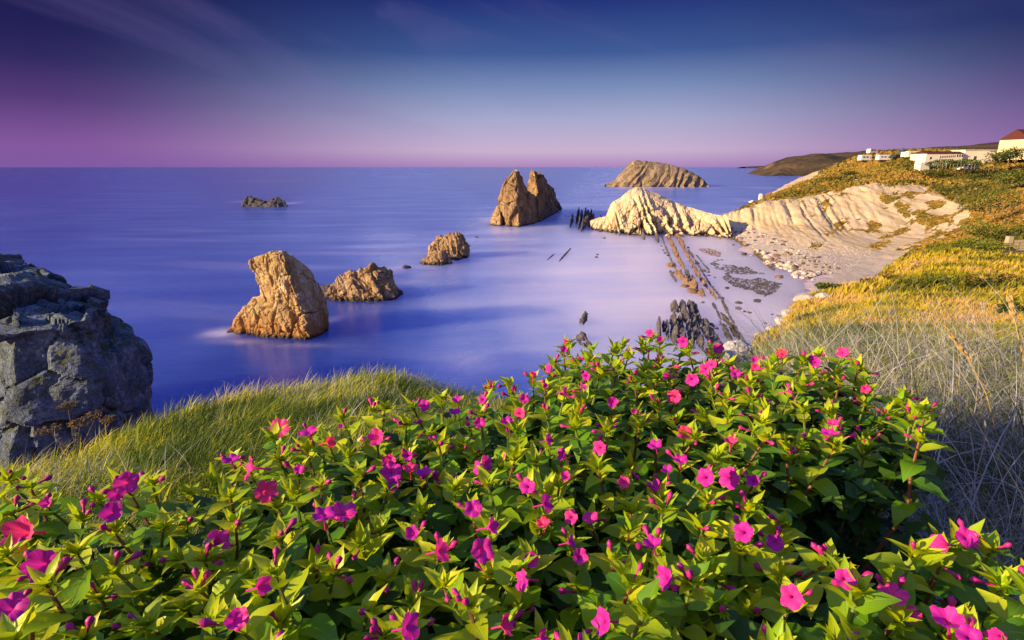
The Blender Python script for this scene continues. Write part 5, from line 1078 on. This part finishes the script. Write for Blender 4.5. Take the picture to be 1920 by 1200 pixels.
for gi in range(len(S_)):
    idx = np.nonzero(own == gi)[0]
    if not len(idx): continue
    c = S_[gi]; gz = float(near_z(np.array([c[0]]), np.array([c[1]]))[0]); base = Vector((c[0], c[1], min(gz, CAN-.5)))
    ppx, ppy = proj(c); v, h_ = place_words(float(ppx), float(ppy)); nf = sum(len(flower_of.get(int(i), [])) for i in idx)
    fw = 'with many magenta trumpets' if nf > 7 else 'with several magenta trumpets' if nf > 3 else 'with few open flowers'
    lb = f'flowering bush {fw} {v} of the bed, {h_}'
    if lb in seen: lb = lb.replace('flowering bush', 'leafy flowering bush' if float(ppx) < seen[lb] else 'dense flowering bush')
    seen[lb] = float(ppx)
    root = ob('four_oclock_plant', None, label=lb, cat='flowering plant', group='four oclock plants in the flower bed', loc=base)
    # dense inner leaves below the shoots, darkened in colour for the shade there
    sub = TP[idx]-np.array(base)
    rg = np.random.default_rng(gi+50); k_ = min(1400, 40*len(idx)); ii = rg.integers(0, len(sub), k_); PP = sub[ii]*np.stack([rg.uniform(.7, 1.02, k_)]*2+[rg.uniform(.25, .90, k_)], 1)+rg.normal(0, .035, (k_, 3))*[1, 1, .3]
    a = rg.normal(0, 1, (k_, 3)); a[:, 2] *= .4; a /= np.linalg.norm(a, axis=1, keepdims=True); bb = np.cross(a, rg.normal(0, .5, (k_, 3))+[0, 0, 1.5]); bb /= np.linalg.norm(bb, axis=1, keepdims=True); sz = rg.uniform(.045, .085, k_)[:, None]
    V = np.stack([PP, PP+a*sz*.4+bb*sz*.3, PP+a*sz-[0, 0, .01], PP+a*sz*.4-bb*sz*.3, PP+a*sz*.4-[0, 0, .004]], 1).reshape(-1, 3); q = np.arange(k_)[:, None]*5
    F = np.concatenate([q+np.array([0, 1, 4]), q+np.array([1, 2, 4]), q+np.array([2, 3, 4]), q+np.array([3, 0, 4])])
    ob('inner_foliage', mesh_np('inner_foliage', V, F, INNER_SHADE, False), root, kind='stuff')
    for i in idx:
        rg = random.Random(int(i)*3+1); tip = Vector(TP[i]); rel = tip-base; dist = (tip-Vector((0, 0, H))).length
        tilt = Vector((rg.uniform(-.35, .35), rg.uniform(-.5, .15), 1)).normalized()
        Ls = .34; p0 = tip-tilt*Ls*.5; p1 = tip-tilt*Ls*.25+Vector((rg.uniform(-.01, .01), rg.uniform(-.01, .01), 0))
        pts = [Vector((rel.x*.15, rel.y*.15, .0)), (p0-base)*.55+Vector((0, 0, -.02)), p0-base, p1-base, rel]
        sm = MB().tube(pts, [.006, .005, .0042, .0034, .0025], 5)
        shoot = ob('shoot', sm.me('shoot', STEMR if rg.random() < .35 else STEMM), root); W2L = -base
        ang = rg.uniform(0, 6.28); npair = 5
        for k_ in range(npair):
            s_ = .004+[0, .022, .055, .10, .15][k_]+rg.uniform(-.005, .005); pos = tip-tilt*s_; size = [.042, .055, .067, .077, .084][k_]*rg.uniform(.8, 1.25)
            for side in (0, 1):
                a_ = ang+k_*1.57+side*3.14+rg.uniform(-.35, .35); up = [.85, .6, .35, .15, 0][k_]+rg.uniform(-.25, .25)
                d_ = Vector((math.cos(a_)*math.cos(up), math.sin(a_)*math.cos(up), math.sin(up)))
                yq = d_.to_track_quat('Y', 'Z') @ Matrix.Rotation(rg.uniform(-.4, .4), 4, 'Y').to_quaternion()
                o = bpy.data.objects.new('leaf', rg.choice(LEAVES_Y if (k_ < 2 or (k_ == 2 and rg.random() < .4)) and rg.random() < .8 else LEAVES)); COL.objects.link(o); o.parent = shoot; o.rotation_mode = 'QUATERNION'; o.rotation_quaternion = yq; o.location = pos+W2L; o.scale = (size,)*3; nleaf += 1
        for k_ in range(rg.randint(3, 6)):
            a_ = rg.uniform(0, 6.28); up = rg.uniform(.4, 1.2); d_ = Vector((math.cos(a_)*math.cos(up), math.sin(a_)*math.cos(up), math.sin(up))); yq = d_.to_track_quat('Y', 'Z')
            o = bpy.data.objects.new('leaf', rg.choice(NARROW)); COL.objects.link(o); o.parent = shoot; o.rotation_mode = 'QUATERNION'; o.rotation_quaternion = yq; o.location = tip+W2L; o.scale = (rg.uniform(.032, .055),)*3
        o = ob('bract_cluster', rg.choice(BRACTS), shoot, loc=tip+W2L, scale=rg.uniform(.024, .034)); o.rotation_mode = 'QUATERNION'; o.rotation_quaternion = quat_z(tilt, rg.uniform(0, 6))
        for k_ in range(rg.choice([0, 1, 1, 2, 2, 3])):
            a_ = rg.uniform(0, 6.28); up = rg.uniform(0, 1.2); d_ = Vector((math.cos(a_)*math.cos(up), math.sin(a_)*math.cos(up), math.sin(up)))
            o = bpy.data.objects.new('bud', BUD); COL.objects.link(o); o.parent = shoot; o.rotation_mode = 'QUATERNION'; o.rotation_quaternion = quat_z(d_); o.location = tip+d_*.008+W2L; o.scale = (rg.uniform(.024, .036),)*3
        for p, f in flower_of.get(int(i), []):
            fpx, fpy, dia, face = f; toc = (Vector((0, 0, H))-p); dd = toc.length; toc.normalize(); right = Vector((1, 0, 0)); rad = dia/FPX*dd*(.46 if dia < 40 else .42)*rg.uniform(.85, 1.1)
            if face == 'c': d_ = (toc+right*rg.uniform(-.6, .35)+Z0*rg.uniform(-.2, .4)).normalized()
            elif face == 'u': d_ = (Z0*1.0+toc*.15+right*rg.uniform(-.3, .1)).normalized()
            elif face == 'l': d_ = (-right+toc*.5+Z0*.1).normalized()
            else: d_ = (right*.9+toc*.35+Z0*.25).normalized()
            me = rg.choice(FLOWERS[:6]) if dia > 24 else rg.choice(FLOWERS)
            o = ob('flower', me, shoot, loc=p+toc*.025+W2L, scale=rad); o.rotation_mode = 'QUATERNION'; o.rotation_quaternion = quat_z(d_, rg.uniform(0, 6))
print('shoots', len(tips), 'leaves', nleaf)

# ------------------------------------------------------------------ single dry stalks
STRAW = flat_mat('straw', (0.50, 0.36, 0.16), .7, .2, .2, 40); DEAD = flat_mat('dead_twig', (0.36, 0.33, 0.32), .8, .2, .25, 40); UMB = flat_mat('dry_umbel', (0.24, 0.16, 0.08), .8, .2, .25, 40)
def stalk(path, rad, label, ear=0.0, mat=STRAW, name='dry_stalk', cat='dry stalk', depth=None, group=None):
    """path of (px,py) seen from the root up, standing at distance depth"""
    pts = [Vector(at_Y(px, py, depth+i*.02)) for i, (px, py) in enumerate(path)]; fine = []
    for i in range(len(pts)-1):
        for q in range(4): fine.append(pts[i].lerp(pts[i+1], q/4))
    fine.append(pts[-1]); base = fine[0].copy(); fine = [p-base for p in fine]; n = len(fine)
    b = MB().tube(fine, [rad*(1-.6*i/n) for i in range(n)], 5); root = ob(name, b.me(name, mat), label=label, cat=cat, loc=base, group=group)
    if ear:
        e = MB(); rg = random.Random(len(path)+int(path[0][0]))
        for q in range(16):
            i = n-1-int(q*(n*.3)/16); p = fine[i]; d_ = (fine[min(i+1, n-1)]-fine[i-1]).normalized(); s_ = Vector((rg.uniform(-1, 1), rg.uniform(-1, 1), rg.uniform(-.3, 1))).normalized()
            e.tube([p, p+(d_+s_*.35).normalized()*ear*.5, p+(d_+s_*.3).normalized()*ear], [rad*.6, rad*1.6, rad*.2], 4)
        ob('seed_head', e.me('seed_head', mat), root)
    return root
stalk([(1905,1000),(1880,860),(1850,740),(1820,680),(1790,640)], .004, 'tall bent straw with a golden nodding ear, leftward leaning, right foreground', .05, depth=2.3)
stalk([(1715,900),(1716,830),(1706,790),(1690,768),(1672,757)], .0035, 'short bent golden straw in front of the right bush tips', .035, depth=1.75)
stalk([(1845,850),(1848,800),(1846,785)], .006, 'thick broken pale stem standing among the bleached grass', 0, DEAD, depth=2.2)
stalk([(1920,680),(1908,620),(1895,570)], .006, 'golden seed head cut by the right edge of the picture', .05, depth=2.6)
stalk([(1626,700),(1615,670),(1600,645),(1590,625)], .007, 'pale forked dead twig behind the right end of the bush', 0, DEAD, depth=3.0)
stalk([(1600,655),(1606,640),(1610,628)], .003, 'short side twig crossing the pale forked twig', 0, DEAD, depth=3.0)
stalk([(1862,640),(1846,600),(1842,575)], .004, 'upright dead stem with a side shoot above the bleached grass', .04, DEAD, depth=3.6)
stalk([(1845,600),(1862,585),(1880,575)], .003, 'side shoot of dry stem leaning right above the bleached grass', .0, DEAD, depth=3.6)
stalk([(1780,760),(1774,680),(1760,620),(1735,590),(1700,580)], .002, 'long arching thin straw drooping to the left over the golden mound', .02, DEAD, depth=3.0)
stalk([(1790,930),(1830,760),(1835,690),(1828,600)], .0025, 'long nearly straight straw rising to the golden mound', .03, DEAD, depth=2.4)
stalk([(1760,900),(1790,780),(1800,700),(1795,650),(1775,615)], .002, 'thin curved straw beside the long straight one', .03, STRAW, depth=2.6)
# dried umbel plant in front of the big grey rock
base = Vector(at_Y(150, 878, 4.0)); root = ob('dried_umbel_plant', None, label='dried brown umbel plant in front of the grey rock at left', cat='dried plant', loc=base)
for tip_, sp in [((128,768), 15), ((178,785), 20), ((95,812), 24), ((150,800), 22), ((205,795), 16)]:
    T_ = Vector(at_Y(tip_[0], tip_[1], 4.0+random.uniform(-.08, .08)))-base; mid_ = T_*.5+Vector((T_.x*-.12, 0, .02))
    st = ob('stem', MB().tube([(0, 0, -.05), mid_, T_], [.006, .0045, .003], 5).me('stem', UMB), root)
    e = MB(); rg = random.Random(tip_[0])
    for q in range(26):
        a_ = rg.uniform(0, 6.28); r_ = rg.uniform(.25, 1)*sp/FPX*4.0; end = T_+Vector((r_*math.cos(a_), r_*math.sin(a_), .02+.03*(1-r_*8)+rg.uniform(-.008, .012)))
        e.tube([T_, end], [.0012, .0012], 3)
        for _ in range(5): c_ = end+Vector((rg.uniform(-.014, .014), rg.uniform(-.014, .014), rg.uniform(-.004, .008))); e.box(c_, (.007, .007, .006), rg.uniform(0, 3))
    ob('umbel', e.me('umbel', UMB), st)
# spiky dry stems and the feathery dead branch near the ledge crest
root = None
b = MB(); B0 = Vector(at_Y(838, 745, 5.2)); T0 = Vector(at_Y(772, 702, 5.2))-B0
b.tube([(0, 0, 0), T0*.5+Vector((0, 0, .015)), T0], [.006, .004, .002], 5)
for q in range(14):
    f = .2+.8*q/14; p = T0*f+Vector((0, 0, .015*math.sin(f*3.1)))
    for sg in (-1, 1): b.tube([p, p+Vector((-.05-.02*(1-f), .02*sg, .075*sg*(1.1-f)))], [.002, .001], 3)
ob('dead_branch', b.me('dead_branch', DEAD), label='feathery dead branch lying against the sea at the ledge crest', cat='dead branch', loc=B0)
for i, (px, py, h_) in enumerate([(410,890,60),(398,880,75),(425,893,55),(452,868,50),(130,870,50),(338,870,50),(385,905,40)]):
    P = Vector(at_Y(px, py, 3.6)); b = MB(); rg = random.Random(i); k_ = 3.6/FPX*h_
    tp = Vector((rg.uniform(-.3, .3)*k_, 0, k_)); b.tube([(0, 0, 0), tp*.5, tp], [.003, .0025, .0015], 4)
    for q in range(6): p = tp*rg.uniform(.3, .95); b.tube([p, p+Vector((rg.uniform(-.4, .4)*k_, rg.uniform(-.1, .1)*k_, rg.uniform(.15, .45)*k_))], [.002, .001], 3)
    ob('dry_twig', b.me('dry_twig', DEAD if i % 2 else STRAW), label='thin branching dry twig standing in the dark hollow of the ledge', cat='dry twig', group='dry twigs in the ledge hollow', loc=P)
